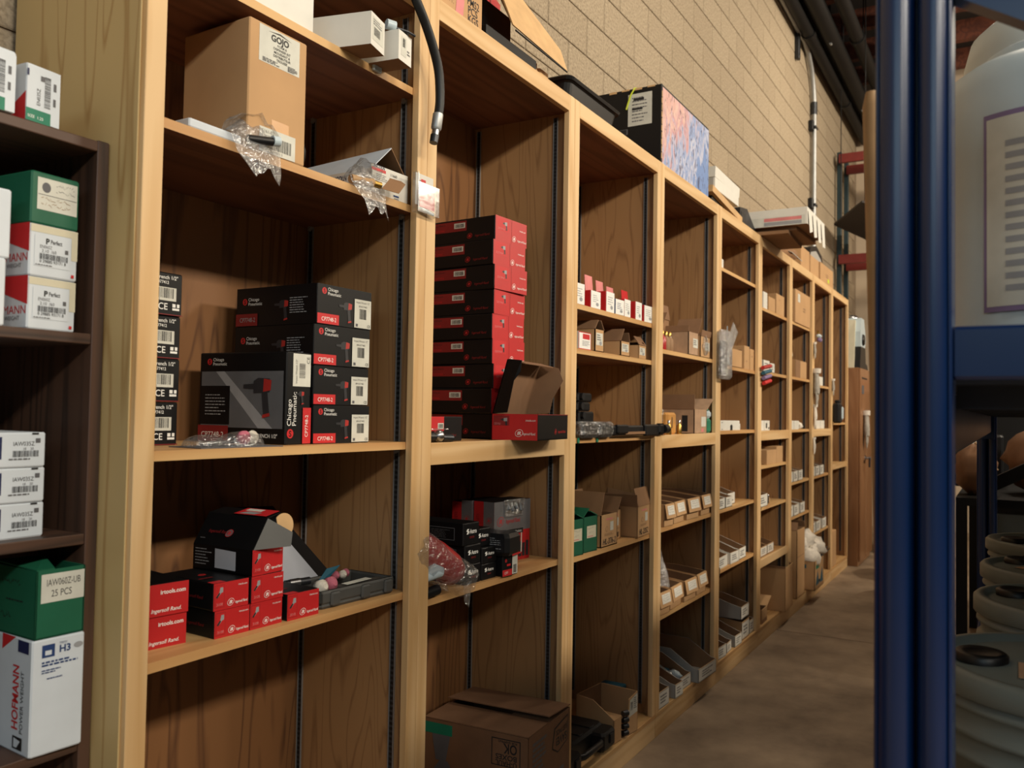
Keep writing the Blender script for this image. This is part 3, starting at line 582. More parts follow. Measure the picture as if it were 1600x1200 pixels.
# ------------------------------------------------------------------ bay 1, upper shelves
def bay1_top():
    Z = 1.878
    w, d, h = .158, .2, .265; t = box('dispenser_carton', 'large plain brown carton with a white dispenser kit label', 'box', (1.172, .021, Z), -1, (w, d, h), 'carton')
    def f(p):
        w, h = p.W, p.H
        x0, y0, x1, y1 = w*.16, h*.7, w*.86, h*.985; p.rect(x0, y0, x1, y1, 'ink_sticker'); L = x1-x0
        p.poly([(x0+L*.2, y1-.008), (x0+L*.5, y1-.003), (x0+L*.8, y1-.01), (x0+L*.5, y1-.0065)], 'ink_black')
        p.text(x0+L*.5, y1-.024, .013, 'GOJO', 'ink_black', bold=.04, align='C')
        for k, s in enumerate(('FOAM &', 'DISPENSER KIT', 'MOUSSANT &', 'DISTRIBUTEUR', 'TROUSSE')): p.text(x0+L*.55, y1-.033-.0075*k, .005, s, 'ink_black', bold=.008, align='C', fit=L*.86)
        p.lines(x0+L*.08, y0+.002, x0+L*.6, y0+.011, 3, 'ink_dim', 3); p.lines(x0+L*.7, y0+.002, x0+L*.96, y0+.014, 5, 'ink_dim', 4)
    pr('F', w, d, h, f, t, 'kit_label')
    def f(p):
        w, h = p.W, p.H; p.rect(w*.4, h*.19, w*.7, h*.28, 'tape')
        x0, y0, x1, y1 = w*.2, h*.0, w*.82, h*.2; p.rect(x0, y0+.002, x1, y1, 'ink_sticker'); p.text(x0+.006, y1-.011, .007, '5161-02', 'ink_black', fit=.04); p.bars(x0+.014, y0+.012, x1-.012, y1-.015, 'ink_black', 5); p.text(x0+.014, y0+.005, .005, '0 73852 85001 2', 'ink_black', fit=.06)
    pr('F', w, d, h, f, t, 'barcode_label')
    w, d, h = .125, .12, .017; box('flat_white_carton', 'flat white carton lying beside the large brown carton', 'box', (1.035, .021, Z), 0, (w, d, h), 'cool_white')
    # clear bag of fittings hanging over the edge
    def bag(name, label, loc, s, seed, inner, drop):
        t = thing(name, label, 'bag', loc); rnd = random.Random(seed); b = MB(); n, m_ = 9, 7; vs = []
        for j in range(m_):
            for i in range(n):
                u, v = i/(n-1), j/(m_-1); x = (u-.5)*s*(1-.55*max(0, v-.5)*1.6); y = .045-v*.07; z = .014+.042*math.sin(pi*u)*(1-v*.6)+rnd.uniform(-.008, .008)-max(0, v-.45)*drop
                vs.append((x, y+rnd.uniform(-.004, .004), z))
        b.add(vs, [(j*n+i, j*n+i+1, (j+1)*n+i+1, (j+1)*n+i) for j in range(m_-1) for i in range(n-1)], 'bag_film', True); b.add([(x, y+.004, z-.012*(1-j/8)) for j, (x, y, z) in enumerate(vs)][:n*4], [(j*n+i, (j+1)*n+i, (j+1)*n+i+1, j*n+i+1) for j in range(3) for i in range(n-1)], 'bag_film', True)
        b.build('film', t)
        part('fitting', t, inner); return t
    bag('fitting_bag', 'crumpled clear plastic bag hanging over the shelf edge below the brown carton', (1.185, .0, Z), .13, 4, lambda b: (b.tube([(-.02, .01, .012), (.03, -.005, .018)], .009, 'black_plastic', 10), b.tube([(.03, -.005, .02), (.045, -.008, .022)], .011, 'white_plastic', 10)), .15)
    bag('brass_fitting_bag', 'clear plastic bag with brass fittings hanging over the shelf edge before the white flap carton', (1.53, .0, Z), .11, 9, lambda b: (b.tube([(-.05, .02, .012), (.01, .005, .014)], .011, 'tan_wood', 10), b.tube([(.012, .003, .013), (.03, -.003, .012)], .008, 'brass', 8)), .15)
    # brown kraft bag over the white carton corner
    t = thing('kraft_wrapper', 'torn brown paper wrapper lying against the white flap carton', 'wrapper', (1.56, -.006, Z))
    part('paper_sheet', t, lambda b: (b.sheet([(0, 0, .004), (.05, -.012, .002), (.075, -.012, .03), (.03, 0, .036)], .001, 'carton_dark'), b.sheet([(.03, 0, .036), (.075, -.012, .03), (.07, -.002, .038), (.04, .01, .04)], .001, 'carton_dark')))
    # white flap carton
    w, d, h = .135, .3, .072; t = thing('flap_carton', 'white carton with its grey lid raised like a tent and a red and blue label', 'box', (1.565, .03, Z), -2)
    part('carton_body', t, lambda b: [b.box(lo, hi, 'white_card') for lo, hi in (((0, 0, 0), (w, d, .003)), ((0, 0, 0), (w, .003, h)), ((0, d-.003, 0), (w, d, h)), ((0, 0, 0), (.003, d, h*.85)), ((w-.003, 0, 0), (w, d, h)))])
    part('lid', t, lambda b: b.sheet([(.0, d, h*.85), (.0, .0, h*.85), (.068, -.002, h+.055), (.068, d, h+.045)][::-1], .002, 'cool_white'))
    part('lid_flap', t, lambda b: b.sheet([(.068, -.002, h+.055), (.068, d, h+.045), (w-.004, d, h-.004), (w-.004, .004, h-.004)], .002, 'carton_dark'))
    def f(p):
        w, h = p.W, p.H; p.rect(w*.0, h*.8, w*.38, h*.9, 'ink_red'); p.text(w*.02, h*.91, h*.1, 'LINCOLN', 'ink_navy', bold=.02, fit=w*.34); p.text(w*.5, h*.78, h*.1, '11660', 'ink_black', fit=w*.22); p.lines(w*.12, h*.5, w*.5, h*.74, 4, 'ink_dim', 3, .3); p.rect(w*.6, h*.12, w*.75, h*.18, 'ink_blue'); p.lines(w*.62, h*.03, w*.75, h*.1, 1, 'ink_grey', 2)
    pr('F', w, d, h, f, t, 'label')
    def f2(p):
        w, h = p.W, p.H; p.rect(w*.55, h*.36, w*.72, h*.52, 'ink_red'); p.text(w*.55, h*.56, h*.18, 'LINCOLN', 'ink_navy', bold=.02, fit=w*.18); p.text(w*.78, h*.5, h*.16, '11660', 'ink_black', fit=w*.14)
    pr('L', w, d, h, f2, t, 'label')
    t = thing('tape_roll', 'black roll of tape leaning behind the large brown carton', 'tape', (1.352, .09, Z))
    part('roll', t, lambda b: b.lathe([(.02, -.012), (.042, -.012), (.042, .012), (.02, .012)], (0, 0, 0), 'rubber', 24, Matrix.Translation((.0, 0, .042)) @ Matrix.Rotation(pi/2, 4, 'Y')))
    part('core', t, lambda b: b.lathe([(.014, -.013), (.02, -.013), (.02, .013), (.014, .013)], (0, 0, 0), 'kraft_pad', 20, Matrix.Translation((.0, 0, .042)) @ Matrix.Rotation(pi/2, 4, 'Y')))
    # highest shelf
    Z = 2.179
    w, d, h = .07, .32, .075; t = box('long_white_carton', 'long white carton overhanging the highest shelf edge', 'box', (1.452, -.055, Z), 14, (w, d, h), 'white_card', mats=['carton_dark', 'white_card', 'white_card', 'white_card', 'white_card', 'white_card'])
    pr('F', w, d, h, lambda p: (p.rect(p.W*.1, p.H*.2, p.W*.9, p.H*.9, 'ink_sticker'), p.bars(p.W*.2, p.H*.35, p.W*.65, p.H*.6, 'ink_black', 4), p.lines(p.W*.15, p.H*.65, p.W*.8, p.H*.85, 3, 'ink_dim', 4)), t, 'label')
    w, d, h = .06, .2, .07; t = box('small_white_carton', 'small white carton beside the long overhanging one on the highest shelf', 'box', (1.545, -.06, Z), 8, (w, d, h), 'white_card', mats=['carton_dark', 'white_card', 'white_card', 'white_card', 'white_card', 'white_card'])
    pr('F', w, d, h, lambda p: (p.rect(p.W*.2, p.H*.2, p.W*.6, p.H*.85, 'ink_sticker'), p.bars(p.W*.3, p.H*.5, p.W*.5, p.H*.8, 'ink_black', 6), p.lines(p.W*.65, p.H*.3, p.W*.9, p.H*.5, 2, 'ink_dim', 4)), t, 'label')
    t = thing('cable_plug', 'clear capped cable plug lying on the small white carton', 'plug', (1.545, -.03, Z+.07))
    part('plug_body', t, lambda b: b.tube([(-.01, 0, .014), (.01, -.01, .013)], .012, 'white_plastic', 10)); part('cable', t, lambda b: b.tube([(.01, -.01, .011), (.035, -.03, .006), (.055, -.035, .003)], .003, 'dark_steel', 8))
    w, d, h = .3, .26, .09; box('wide_white_carton', 'wide white carton set back on the highest shelf', 'box', (1.06, .03, Z), 0, (w, d, h), 'white_card')
    tag(part('shelf_tag', None, lambda b: b.rbox((1.545, .012, Z-.012), (1.575, .0205, Z+.006), 'white_plastic', .002)), 'small white tag clipped to the highest shelf front edge', 'tag')
bay1_top()
# ------------------------------------------------------------------ dark cabinet contents
def dark_items():
    Y = .09
    def end_label(p, code='EN035Z'):
        w, h = p.W, p.H; p.rect(.001, .001, w-.001, h-.001, 'cool_white'); p.rect(0, 0, w*.72, h*.22, 'ink_green'); p.text(w*.05, h*.06, h*.05, 'SIZE  1.25', 'ink_white', fit=w*.5)
        p.bars(w*.52, h*.3, w*.7, h*.85, 'ink_black', 2, True); p.text(w*.4, h*.3, w*.1, code, 'ink_black', rot=pi/2, fit=h*.3); p.rect(w*.4, h*.75, w*.52, h*.84, 'ink_dim'); p.lines(w*.78, h*.3, w*.9, h*.85, 2, 'ink_dim', 3); p.rect(0, h*.78, w*.06, h*.9, 'ink_navy')
    def side_red(p, word=True):
        w, h = p.W, p.H; p.rect(.001, .001, w-.001, h-.001, 'cool_white'); p.poly([(w*.45, 0), (w, 0), (w, h*.5)], 'ink_red'); p.rect(w*.45, h*.35, w*.8, h*.62, 'ink_black'); p.poly([(w*.5, h*.4), (w*.62, h*.4), (w*.75, h*.58), (w*.5, h*.58)], 'white_card')
    w, d, h = .06, .15, .094
    t = box('weight_carton', 'white wheel weight carton with green strip standing on the dark cabinet', 'box', (.773, Y, 1.822), 4, (w, d, h), 'cool_white'); pr('F', w, d, h, end_label, t); pr('L', w, d, h, side_red, t)
    t = box('weight_carton', 'white weight carton on the dark cabinet top, on the far side from the shelving', 'box', (.692, Y-.01, 1.822), 2, (w, d, h+.005), 'cool_white'); pr('F', w, d, h, end_label, t)
    # perfect cartons
    w, d, h = .086, .19, .0872
    def pf(p):
        w, h = p.W, p.H; p.rect(w*.02, h*.84, w*.99, h*.98, 'ink_yellowed'); p.rect(w*.86, h*.4, w*.99, h*.85, 'ink_yellowed'); p.rect(w*.1, h*.2, w*.84, h*.8, 'cool_white')
        p.text(w*.32, h*.64, h*.1, 'P', 'ink_black', bold=.05); p.text(w*.42, h*.65, h*.08, 'Perfect', 'ink_black', bold=.02, fit=w*.24); p.text(w*.2, h*.55, h*.06, 'EN060Z', 'ink_dim', fit=w*.25); p.text(w*.24, h*.47, h*.06, '2.10  /60', 'ink_dim', fit=w*.3); p.rect(w*.72, h*.5, w*.79, h*.58, 'ink_dim')
        p.bars(w*.2, h*.34, w*.78, h*.45, 'ink_black', 8); p.text(w*.2, h*.275, h*.055, '0 29885 93171 8', 'ink_black', fit=w*.56); p.lines(w*.12, h*.21, w*.6, h*.25, 1, 'ink_dim', 4, .4); p.rect(w*.86, h*.06, w*.92, h*.12, 'ink_red')
    def ps(p):
        w, h = p.W, p.H; p.poly([(w*.2, h), (w, h), (w, h*.45)][::-1], 'ink_red'); p.text(w*.98, h*.28, h*.16, 'HOFMANN', 'ink_red', align='R', fit=w*.85); p.text(w*.9, h*.16, h*.08, 'POWER WEIGHT', 'ink_dim', align='R', fit=w*.6)
    for k, n in enumerate(('lower', 'upper')):
        t = box('perfect_carton', f'{n} of two yellowed white cartons with barcode labels on the dark cabinet shelf', 'box', (.787, Y, 1.482+k*h), 4-k, (w, d, h-.001), 'cool_white'); pr('F', w, d, h, pf, t, 'label'); pr('L', w, d, h, ps, t, 'side_print')
    w, d, h = .086, .19, .086; t = box('green_weight_carton', 'dark green carton with a white handwritten label on the yellowed cartons', 'box', (.787, Y, 1.482+.1744), 3, (w, d, h), 'green_card')
    pr('F', w, d, h, lambda p: (p.rect(p.W*.12, p.H*.28, p.W*.95, p.H*.9, 'ink_sticker'), p.ell(p.W*.3, p.H*.72, p.W*.09, p.H*.1, 'ink_dim'), p.scrib(p.W*.5, p.H*.62, p.W*.9, p.H*.86, 2, 'ink_dim', 3, .0008), p.rect(p.W*.14, p.H*.57, p.W*.94, p.H*.58, 'ink_dim'), p.scrib(p.W*.2, p.H*.34, p.W*.8, p.H*.55, 2, 'ink_tan', 5, .0008)), t, 'label')
    box('tall_white_carton', 'plain white carton standing beside the upper yellowed carton', 'box', (.655, Y-.003, 1.59), 0, (.1, .2, .11), 'cool_white'); box('tall_white_carton', 'plain white carton standing beside the lower yellowed carton', 'box', (.645, Y-.003, 1.482), 0, (.105, .2, .1075), 'cool_white')
    # three flat cartons
    w, d, h = .16, .2, .0575
    def fl(p):
        w, h = p.W, p.H; p.rect(0, h*.25, w*.55, h*.88, 'ink_navy'); p.text(w*.66, h*.62, h*.12, 'IAW035Z', 'ink_black', fit=w*.22); p.bars(w*.66, h*.3, w*.93, h*.48, 'ink_black', 6); p.text(w*.76, h*.5, h*.07, '18    20', 'ink_dim', fit=w*.14); p.rect(w*.89, h*.7, w*.94, h*.83, 'ink_dim'); p.lines(w*.62, h*.2, w*.93, h*.28, 1, 'ink_dim', 3, .5); p.rect(w*.85, h*.94, w*.92, h*.99, 'ink_black')
    for k, n in enumerate(('bottom', 'middle', 'top')): t = box('flat_weight_carton', f'{n} of three flat white cartons with blue panel and barcode in the dark cabinet', 'box', (.845-w-.002*k, Y+.028, 1.137+k*.0585), 1-k, (w, d, h), 'cool_white'); pr('F', w, d, h, fl, t)
    # tall carton and green carton below
    w, d, h = .087, .14, .188; t = box('power_weight_carton', 'tall white wheel weight carton with red lettering on its side in the dark cabinet', 'box', (.808, Y-.012, .785), -4, (w, d, h), 'cool_white')
    def hf(p):
        w, h = p.W, p.H; p.rect(w*.18, h*.84, w*.42, h*.95, 'ink_blue'); p.rect(w*.24, h*.86, w*.36, h*.9, 'cool_white'); p.text(w*.5, h*.865, h*.06, 'H3', 'ink_blue', bold=.03); p.text(w*.5, h*.935, h*.02, 'TYPE/TYP', 'ink_blue', fit=w*.15); p.ell(w*.87, h*.9, w*.09, h*.025, 'ink_mid'); p.lines(w*.18, h*.76, w*.92, h*.81, 2, 'ink_blue', 4, .6); p.lines(w*.18, h*.7, w*.6, h*.74, 2, 'ink_blue', 5, .5); p.lines(w*.28, h*.645, w*.6, h*.665, 1, 'ink_blue', 6)
    def hs(p):
        w, h = p.W, p.H; p.poly([(w*.3, h), (w*.62, h), (w*.3, h*.86)], 'ink_red'); p.rect(w*.68, h*.88, w*.93, h*.985, 'ink_navy'); p.text(w*.72, h*.2, w*.14, 'HOFMANN', 'ink_red', bold=.02, rot=pi/2, fit=-h*.56); p.text(w*.84, h*.18, w*.07, 'POWER WEIGHT', 'ink_black', rot=pi/2, fit=-h*.54); p.rect(w*.62, h*.04, w*.84, h*.15, 'ink_black'); p.poly([(w*.65, h*.055), (w*.72, h*.055), (w*.8, h*.12), (w*.65, h*.135)], 'cool_white')
    pr('F', w, d, h, hf, t); pr('L', w, d, h, hs, t)
    w, d, h = .083, .15, .112; t = thing('torn_green_carton', 'dark green carton with a torn top standing on the tall white carton', 'box', (.812, Y-.01, .9735), -2)
    part('carton_body', t, lambda b: [b.box(lo, hi, 'green_card') for lo, hi in (((0, 0, 0), (w, d, .003)), ((0, 0, 0), (w, .003, h)), ((0, d-.003, 0), (w, d, h)), ((0, 0, 0), (.003, d, h)), ((w-.003, 0, 0), (w, d, h)))])
    part('torn_flap', t, lambda b: b.sheet([(.0, 0, h), (.03, .0, h), (.05, .07, h+.012), (0, d*.9, h+.004)], .002, 'green_card'))
    pr('F', w, d, h, lambda p: (p.rect(p.W*.1, p.H*.52, p.W*.98, p.H*.94, 'ink_sticker'), p.text(p.W*.2, p.H*.76, p.H*.1, 'IAW060Z-UB', 'ink_black', fit=p.W*.7), p.text(p.W*.3, p.H*.6, p.H*.1, '25 PCS', 'ink_black', fit=p.W*.42)), t, 'label')
    pr('L', w, d, h, lambda p: (p.scrib(p.W*.3, p.H*.72, p.W*.7, p.H*.84, 1, 'ink_black', 3, .002), p.lines(p.W*.4, p.H*.5, p.W*.9, p.H*.54, 1, 'ink_black', 4), p.scrib(p.W*.3, p.H*.2, p.W*.5, p.H*.35, 1, 'ink_black', 5, .002)), t, 'print')
dark_items()
# ------------------------------------------------------------------ bay 2
ORD9 = ('bottom', 'second', 'third', 'fourth', 'fifth', 'sixth', 'seventh', 'eighth', 'top')
def drill(p, x, y, s):
    p.poly([(x-s*.5, y+s*.18), (x-s*.1, y+s*.12), (x-s*.1, y+s*.42), (x-s*.5, y+s*.32)], 'gun_dark'); p.poly([(x-s*.1, y+s*.05), (x+s*.4, y+s*.0), (x+s*.4, y+s*.5), (x-s*.1, y+s*.45)], 'gun_metal'); p.poly([(x+s*.18, y-s*.5), (x+s*.42, y-s*.5), (x+s*.38, y+s*.05), (x+s*.12, y+s*.05)], 'gun_dark')
def stack_end(p):
    w, h = p.W, p.H; p.rect(0, 0, w, h, 'red_card'); p.rect(w*.05, h*.42, w*.42, h*.94, 'ink_red'); drill(p, w*.3, h*.66, h*.34); p.text(w*.07, h*.46, h*.08, '2235TiMAX', 'ink_pink', fit=w*.22); p.rect(w*.5, .001, w*.505, h*.999, 'ink_dimred')
    p.text(w*.95, h*.62, h*.07, 'irtools.com', 'ink_white', align='R', fit=w*.24); ir_logo(p, w*.58, h*.24, h*.22, word=False); p.text(w*.68, h*.17, h*.09, 'Ingersoll Rand', 'ink_white', shear=.25, fit=w*.3)
def stack_side(p):
    w, h = p.W, p.H; p.rect(w*.02, h*.5, w*.57, h*.92, 'ink_dimred'); p.text(w*.05, h*.78, h*.07, 'Impact Wrench', 'ink_black', fit=w*.2); p.text(w*.06, h*.55, h*.08, '2235TiMAX', 'ink_red', fit=w*.2); p.rect(w*.38, h*.62, w*.55, h*.84, 'ink_sticker'); p.bars(w*.4, h*.65, w*.53, h*.8, 'ink_black', 3)
    ir_logo(p, w*.62, h*.26, h*.2, 'ink_red', False); p.text(w*.7, h*.2, h*.1, 'Ingersoll Rand', 'ink_dimred', shear=.25, fit=w*.22)
def bay2():
    Z = 1.275; w, d, h = .182, .262, .0782
    for k in range(9):
        t = box('impact_tool_carton', f'{ORD9[k]} of nine red and black impact tool cartons in the tall stack', 'box', (2.250+(.003, -.004, .002, 0, -.003, .002, -.002, -.004, .006)[k], .104+(.002, 0, -.003, .002)[k % 4], Z+k*h), (-3, -2, -4, -3.5)[k % 4], (w, d, h-.0008), 'black_card')
        pr('F', w, d, h, stack_end, t, 'red_end_print'); pr('L', w, d, h, stack_side, t, 'side_print')
    # opened carton in front of the stack
    w, d, h = .25, .148, .078; t = open_box('opened_impact_carton', 'opened red and black tool carton overhanging the middle rail', 'box', (2.203, -.085, Z), 6, (w, d, h), 'black_card', 'carton_in')
    def e(p):
        w, h = p.W, p.H; p.rect(0, 0, w, h, 'red_card'); p.rect(w*.02, h*.55, w*.38, h*.93, 'ink_dimred'); drill(p, w*.27, h*.7, h*.3); p.text(w*.04, h*.58, h*.08, '2235TiMAX', 'ink_pink', fit=w*.15); p.text(w*.96, h*.72, h*.08, 'irtools.com', 'ink_white', align='R', fit=w*.22); ir_logo(p, w*.6, h*.27, h*.26, word=False); p.text(w*.68, h*.2, h*.1, 'Ingersoll Rand.', 'ink_white', shear=.25, fit=w*.28)
    pr('L', w, d, h, e, t, 'red_end_print'); pr('F', w, d, h, lambda p: (ir_logo(p, p.W*.58, p.H*.32, p.H*.2, 'ink_red', False), p.text(p.W*.66, p.H*.26, p.H*.11, 'Ingersoll Rand', 'ink_red', shear=.25, fit=p.W*.26), p.rect(0, p.H*.97, p.W, p.H, 'ink_dimred')), t, 'side_print')
    ly, lz = -.05, .165
    part('lid', t, lambda b: b.sheet([(0, d-.003, h), (w, d-.003, h), (w, d+ly, h+lz), (0, d+ly, h+lz)], .003, 'carton_in'))
    part('lid_back_print', t, lambda b: b.sheet([(w, d+.0005, h), (0, d+.0005, h), (0, d+ly+.0035, h+lz), (w, d+ly+.0035, h+lz)], .0005, 'black_card'))
    part('lid_side_flap', t, lambda b: b.sheet([(0, d-.005, h), (-.012, d-.055, h+.004), (-.012, d-.075, h+.10), (-.01, d-.095, h+.125), (-.012, d-.1, h+.16), (0, d+ly-.002, h+lz)], .0025, 'black_card'))
    part('lid_side_flap', t, lambda b: b.sheet([(w, d-.005, h)][::-1]+[(w, d+ly-.002, h+lz), (w+.01, d-.11, h+.15), (w+.014, d-.125, h+.11), (w+.012, d-.09, h+.05), (w+.01, d-.08, h+.004)], .0025, 'carton_in'))
    part('tuck_flap', t, lambda b: b.sheet([(0.005, d+ly, h+lz), (w-.005, d+ly, h+lz), (w-.012, d+ly-.05, h+lz-.012), (.012, d+ly-.05, h+lz-.012)], .0025, 'carton_in'))
    # short carton and metal swivel behind the stile
    w, d, h = .17, .1, .068; t = box('short_tool_carton', 'small red and black carton with a barcode sticker beside the second stile', 'box', (1.835, .05, Z), 0, (w, d, h), 'black_card')
    pr('F', w, d, h, lambda p: (p.rect(0, p.H*.42, p.W*.47, p.H, 'ink_red'), p.rect(p.W*.3, p.H*.5, p.W*.46, p.H*.74, 'ink_sticker'), p.bars(p.W*.32, p.H*.54, p.W*.44, p.H*.7, 'ink_black', 2), p.text(p.W*.52, p.H*.2, p.H*.1, 'Ingersoll Rand', 'ink_dimred', shear=.25, fit=p.W*.3)), t)
    t = thing('swivel_coupling', 'chrome swivel hose coupling lying before the small red and black carton', 'fitting', (1.84, .02, Z))
    part('sleeve', t, lambda b: b.tube([(-.04, .015, .014), (0, .01, .014)], .013, 'black_plastic', 12)); part('ball_joint', t, lambda b: b.blob((.018, .006, .0165), (.017, .016, .0165), 'steel', 14, 9)); part('hose_tail', t, lambda b: b.tube([(.03, .002, .012), (.062, -.006, .0105)], [.009, .0105], 'dark_steel', 12)); part('bag_film', t, lambda b: b.box((-.05, .004, .033), (.06, .02, .036), 'clear_film'))
    # lower shelf
    Z = .868
    w, d, h = .2, .085, .2
    for k, n in enumerate(('front', 'rear')):
        t = box('socket_set_carton', f'{n} of two silver and red socket set cartons wrapped in clear film', 'box', (2.325+.004*k, .135+k*.088, Z), -6, (w, d, h-.006*k), 'red_card')
        def f(p):
            w, h = p.W, p.H; p.rect(0, h*.5, w, h, 'silver_card'); p.rect(w*.12, h*.45, w*.8, h*.53, 'ink_black'); p.text(w*.2, h*.47, h*.04, '1" Drive Impact Sockets', 'ink_white', fit=w*.56)
            ir_logo(p, w*.17, h*.68, h*.14, 'ink_red', False); p.text(w*.31, h*.64, h*.07, 'Ingersoll Rand.', 'ink_red', shear=.25, fit=w*.4); p.poly([(w*.28, h), (w*.36, h*.76), (w*.74, h*.76), (w*.8, h)], 'ink_black')
            for q in range(4): p.rect(w*(.58+.1*q), h*.06, w*(.65+.1*q), h*(.28+.03*(q % 2)), 'gun_dark')
            p.lines(w*.5, h*.24, w*.8, h*.28, 1, 'ink_pink', 3)
        def s(p):
            w, h = p.W, p.H; p.rect(w*.5, 0, w, h, 'silver_card'); ir_logo(p, w*.75, h*.7, w*.22, 'ink_red', False); p.text(w*.82, h*.2, w*.16, 'Ingersoll Rand', 'ink_dimred', rot=pi/2, fit=h*.4); p.text(w*.3, h*.3, w*.14, 'IMPACT SOCKETS', 'ink_dimred', rot=pi/2, fit=h*.5)
        pr('F', w, d, h, f, t); pr('L', w, d, h, s, t); pr('T', w, d, h-.006*k, lambda p: p.rect(0, 0, p.W, p.H, 'black_card'), t, 'top_print')
        if k == 0:
            part('socket_window', t, lambda b: [b.tube([(.075+.022*q, -.002, h-.03-.006*(q % 2)), (.075+.022*q, .01, h-.002)], .01, 'dark_steel', 10) for q in range(4)])
            part('shrink_film', t, lambda b: b.sheet([(.055, -.0035, h*.74), (.15, -.0035, h*.74), (.165, -.002, h+.004), (.05, -.002, h+.004)], .002, 'clear_film'))
    def af(p):
        w, h = p.W, p.H; p.poly([(w*.2, h*.5), (w*.3, h*.5), (w*.38, h*.62), (w*.3, h*.66), (w*.36, h*.74), (w*.24, h*.74), (w*.18, h*.64), (w*.26, h*.6)], 'ink_white'); p.text(w*.4, h*.52, h*.2, 'Astro', 'ink_white', bold=.02, fit=w*.42); p.text(w*.38, h*.3, h*.1, 'ONYX', 'ink_dimred', bold=.02, fit=w*.3)
    def asd(p):
        w, h = p.W, p.H; p.rect(w*.4, h*.22, w*.85, h*.78, 'ink_dim'); p.rect(w*.41, h*.25, w*.84, h*.75, 'black_card'); p.lines(w*.43, h*.3, w*.82, h*.7, 6, 'ink_dim', 5, .3); p.text(w*.36, h*.45, h*.14, 'GRINDER', 'ink_mid', align='R', bold=.02, fit=w*.25)
    def astro(label, loc, yaw, dims):
        t = box('grinder_carton', label, 'box', loc, yaw, dims, 'black_card'); w, d, h = dims; pr('F', w, d, h, af, t); pr('L', w, d, h, asd, t)
    for k, (z0, hh, n) in enumerate(((0, .055, 'bottom'), (.0555, .055, 'middle'), (.111, .063, 'top'))): astro(f'{n} black grinder carton in the stack beside the red bagged tool', (2.012-(.012 if k == 2 else .002*k), .036, Z+z0), -2, (.079, .2, hh))
    for k, (z0, hh, n) in enumerate(((0, .0465, 'bottom'), (.047, .0465, 'middle'), (.094, .053, 'top'))): astro(f'{n} black grinder carton in the narrower middle stack', (2.095-.006*(k == 2), .033+.02*(k == 2), Z+z0), -2-k, (.077, .2, hh))
    w, d, h = .078, .12, .062; t = box('ratchet_carton', 'black and red carton with a white sticker under the tilted dark carton', 'box', (2.178, .012, Z), -5, (w, d, h), 'black_card')
    pr('F', w, d, h, lambda p: (p.rect(0, .001, p.W*.62, p.H*.32, 'ink_red'), p.text(p.W*.12, p.H*.1, p.H*.12, 'CP7', 'ink_white'), p.rect(p.W*.62, p.H*.05, p.W*.97, p.H*.95, 'ink_sticker'), p.bars(p.W*.68, p.H*.1, p.W*.9, p.H*.5, 'ink_black', 2), swirl(p, p.W*.2, p.H*.75, p.H*.08), p.rect(p.W*.25, p.H*.48, p.W*.5, p.H*.58, 'ink_red')), t)
    w, d, h = .098, .14, .066; t = box('dark_tool_carton', 'dark plastic capped carton lying on the black and red ratchet carton', 'box', (2.168, -.012, Z+.0625), 6, (w, d, h), 'black_plastic', r=.012, body='cap')
    pr('F', w, d, h, lambda p: (p.rect(p.W*.93, p.H*.05, p.W*1.0, p.H*.95, 'ink_sticker'), p.rect(p.W*.3, .0, p.W*.92, p.H*.08, 'ink_red')), t, 'sticker'); pr('L', w, d, h, lambda p: p.lines(p.W*.3, p.H*.3, p.W*.85, p.H*.85, 6, 'ink_mid', 4, .3), t, 'side_print')
    # red tool in a clear bag
    t = thing('bagged_red_tool', 'red rounded tool in a clear plastic bag hanging over the lower shelf edge', 'bag', (1.87, 0.0, Z))
    part('red_body', t, lambda b: b.tube([(-.12, .06, .16), (-.08, .045, .14), (-.02, .03, .105), (.03, .015, .068), (.052, .01, .052), (.06, .008, .046)], [.02, .042, .046, .045, .036, .008], 'red_plastic', 16))
    part('white_sleeve', t, lambda b: b.tube([(-.075, .02, .06), (-.05, .005, .075), (-.03, .0, .07)], [.016, .022, .016], 'white_plastic', 12)); part('black_end', t, lambda b: b.tube([(-.07, .02, .015), (-.02, .015, .02)], .014, 'black_plastic', 10))
    def film(b):
        rnd = random.Random(3); n, m_ = 14, 9; vs = []
        for j in range(m_):
            f = j/(m_-1); c = Vector((-.12+.2*f, .05-.05*f, .15-.12*f)); R = .055*(1-.2*f)+.004
            for i in range(n): a = 2*pi*i/n; vs.append(c+Vector((math.sin(a)*.5, math.cos(a), math.sin(a)*.85))*R*(1+rnd.uniform(-.12, .12)))
        b.add(vs, [(j*n+i, j*n+(i+1) % n, (j+1)*n+(i+1) % n, (j+1)*n+i) for j in range(m_-1) for i in range(n)], 'clear_film', True)
        b.add([(.05, -.02, .03), (.09, -.022, .03), (.075, -.024, -.04), (.05, -.024, -.02)], [(0, 1, 2, 3)], 'clear_film')
    part('film', t, film)
    # moving carton on the bottom panel
    w, d, h = .31, .36, .30; Zb = .10; t = thing('moving_carton', 'large brown moving carton with upside-down printing and a lifted lid flap', 'box', (2.212, -.066, Zb), 3.5)
    def body(b):
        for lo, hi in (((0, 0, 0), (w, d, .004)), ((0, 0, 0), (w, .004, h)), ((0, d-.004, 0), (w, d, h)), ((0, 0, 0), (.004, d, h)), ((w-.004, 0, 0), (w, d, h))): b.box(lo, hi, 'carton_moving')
    part('carton_body', t, body)
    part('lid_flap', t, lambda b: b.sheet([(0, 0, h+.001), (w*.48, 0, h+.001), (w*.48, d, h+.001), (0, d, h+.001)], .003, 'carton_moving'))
    part('lid_flap', t, lambda b: b.sheet([(w*.45, -.004, h+.02), (w+.004, 0, h+.006), (w, d, h+.006), (w*.45, d+.0, h+.02)], .003, 'carton_moving'))
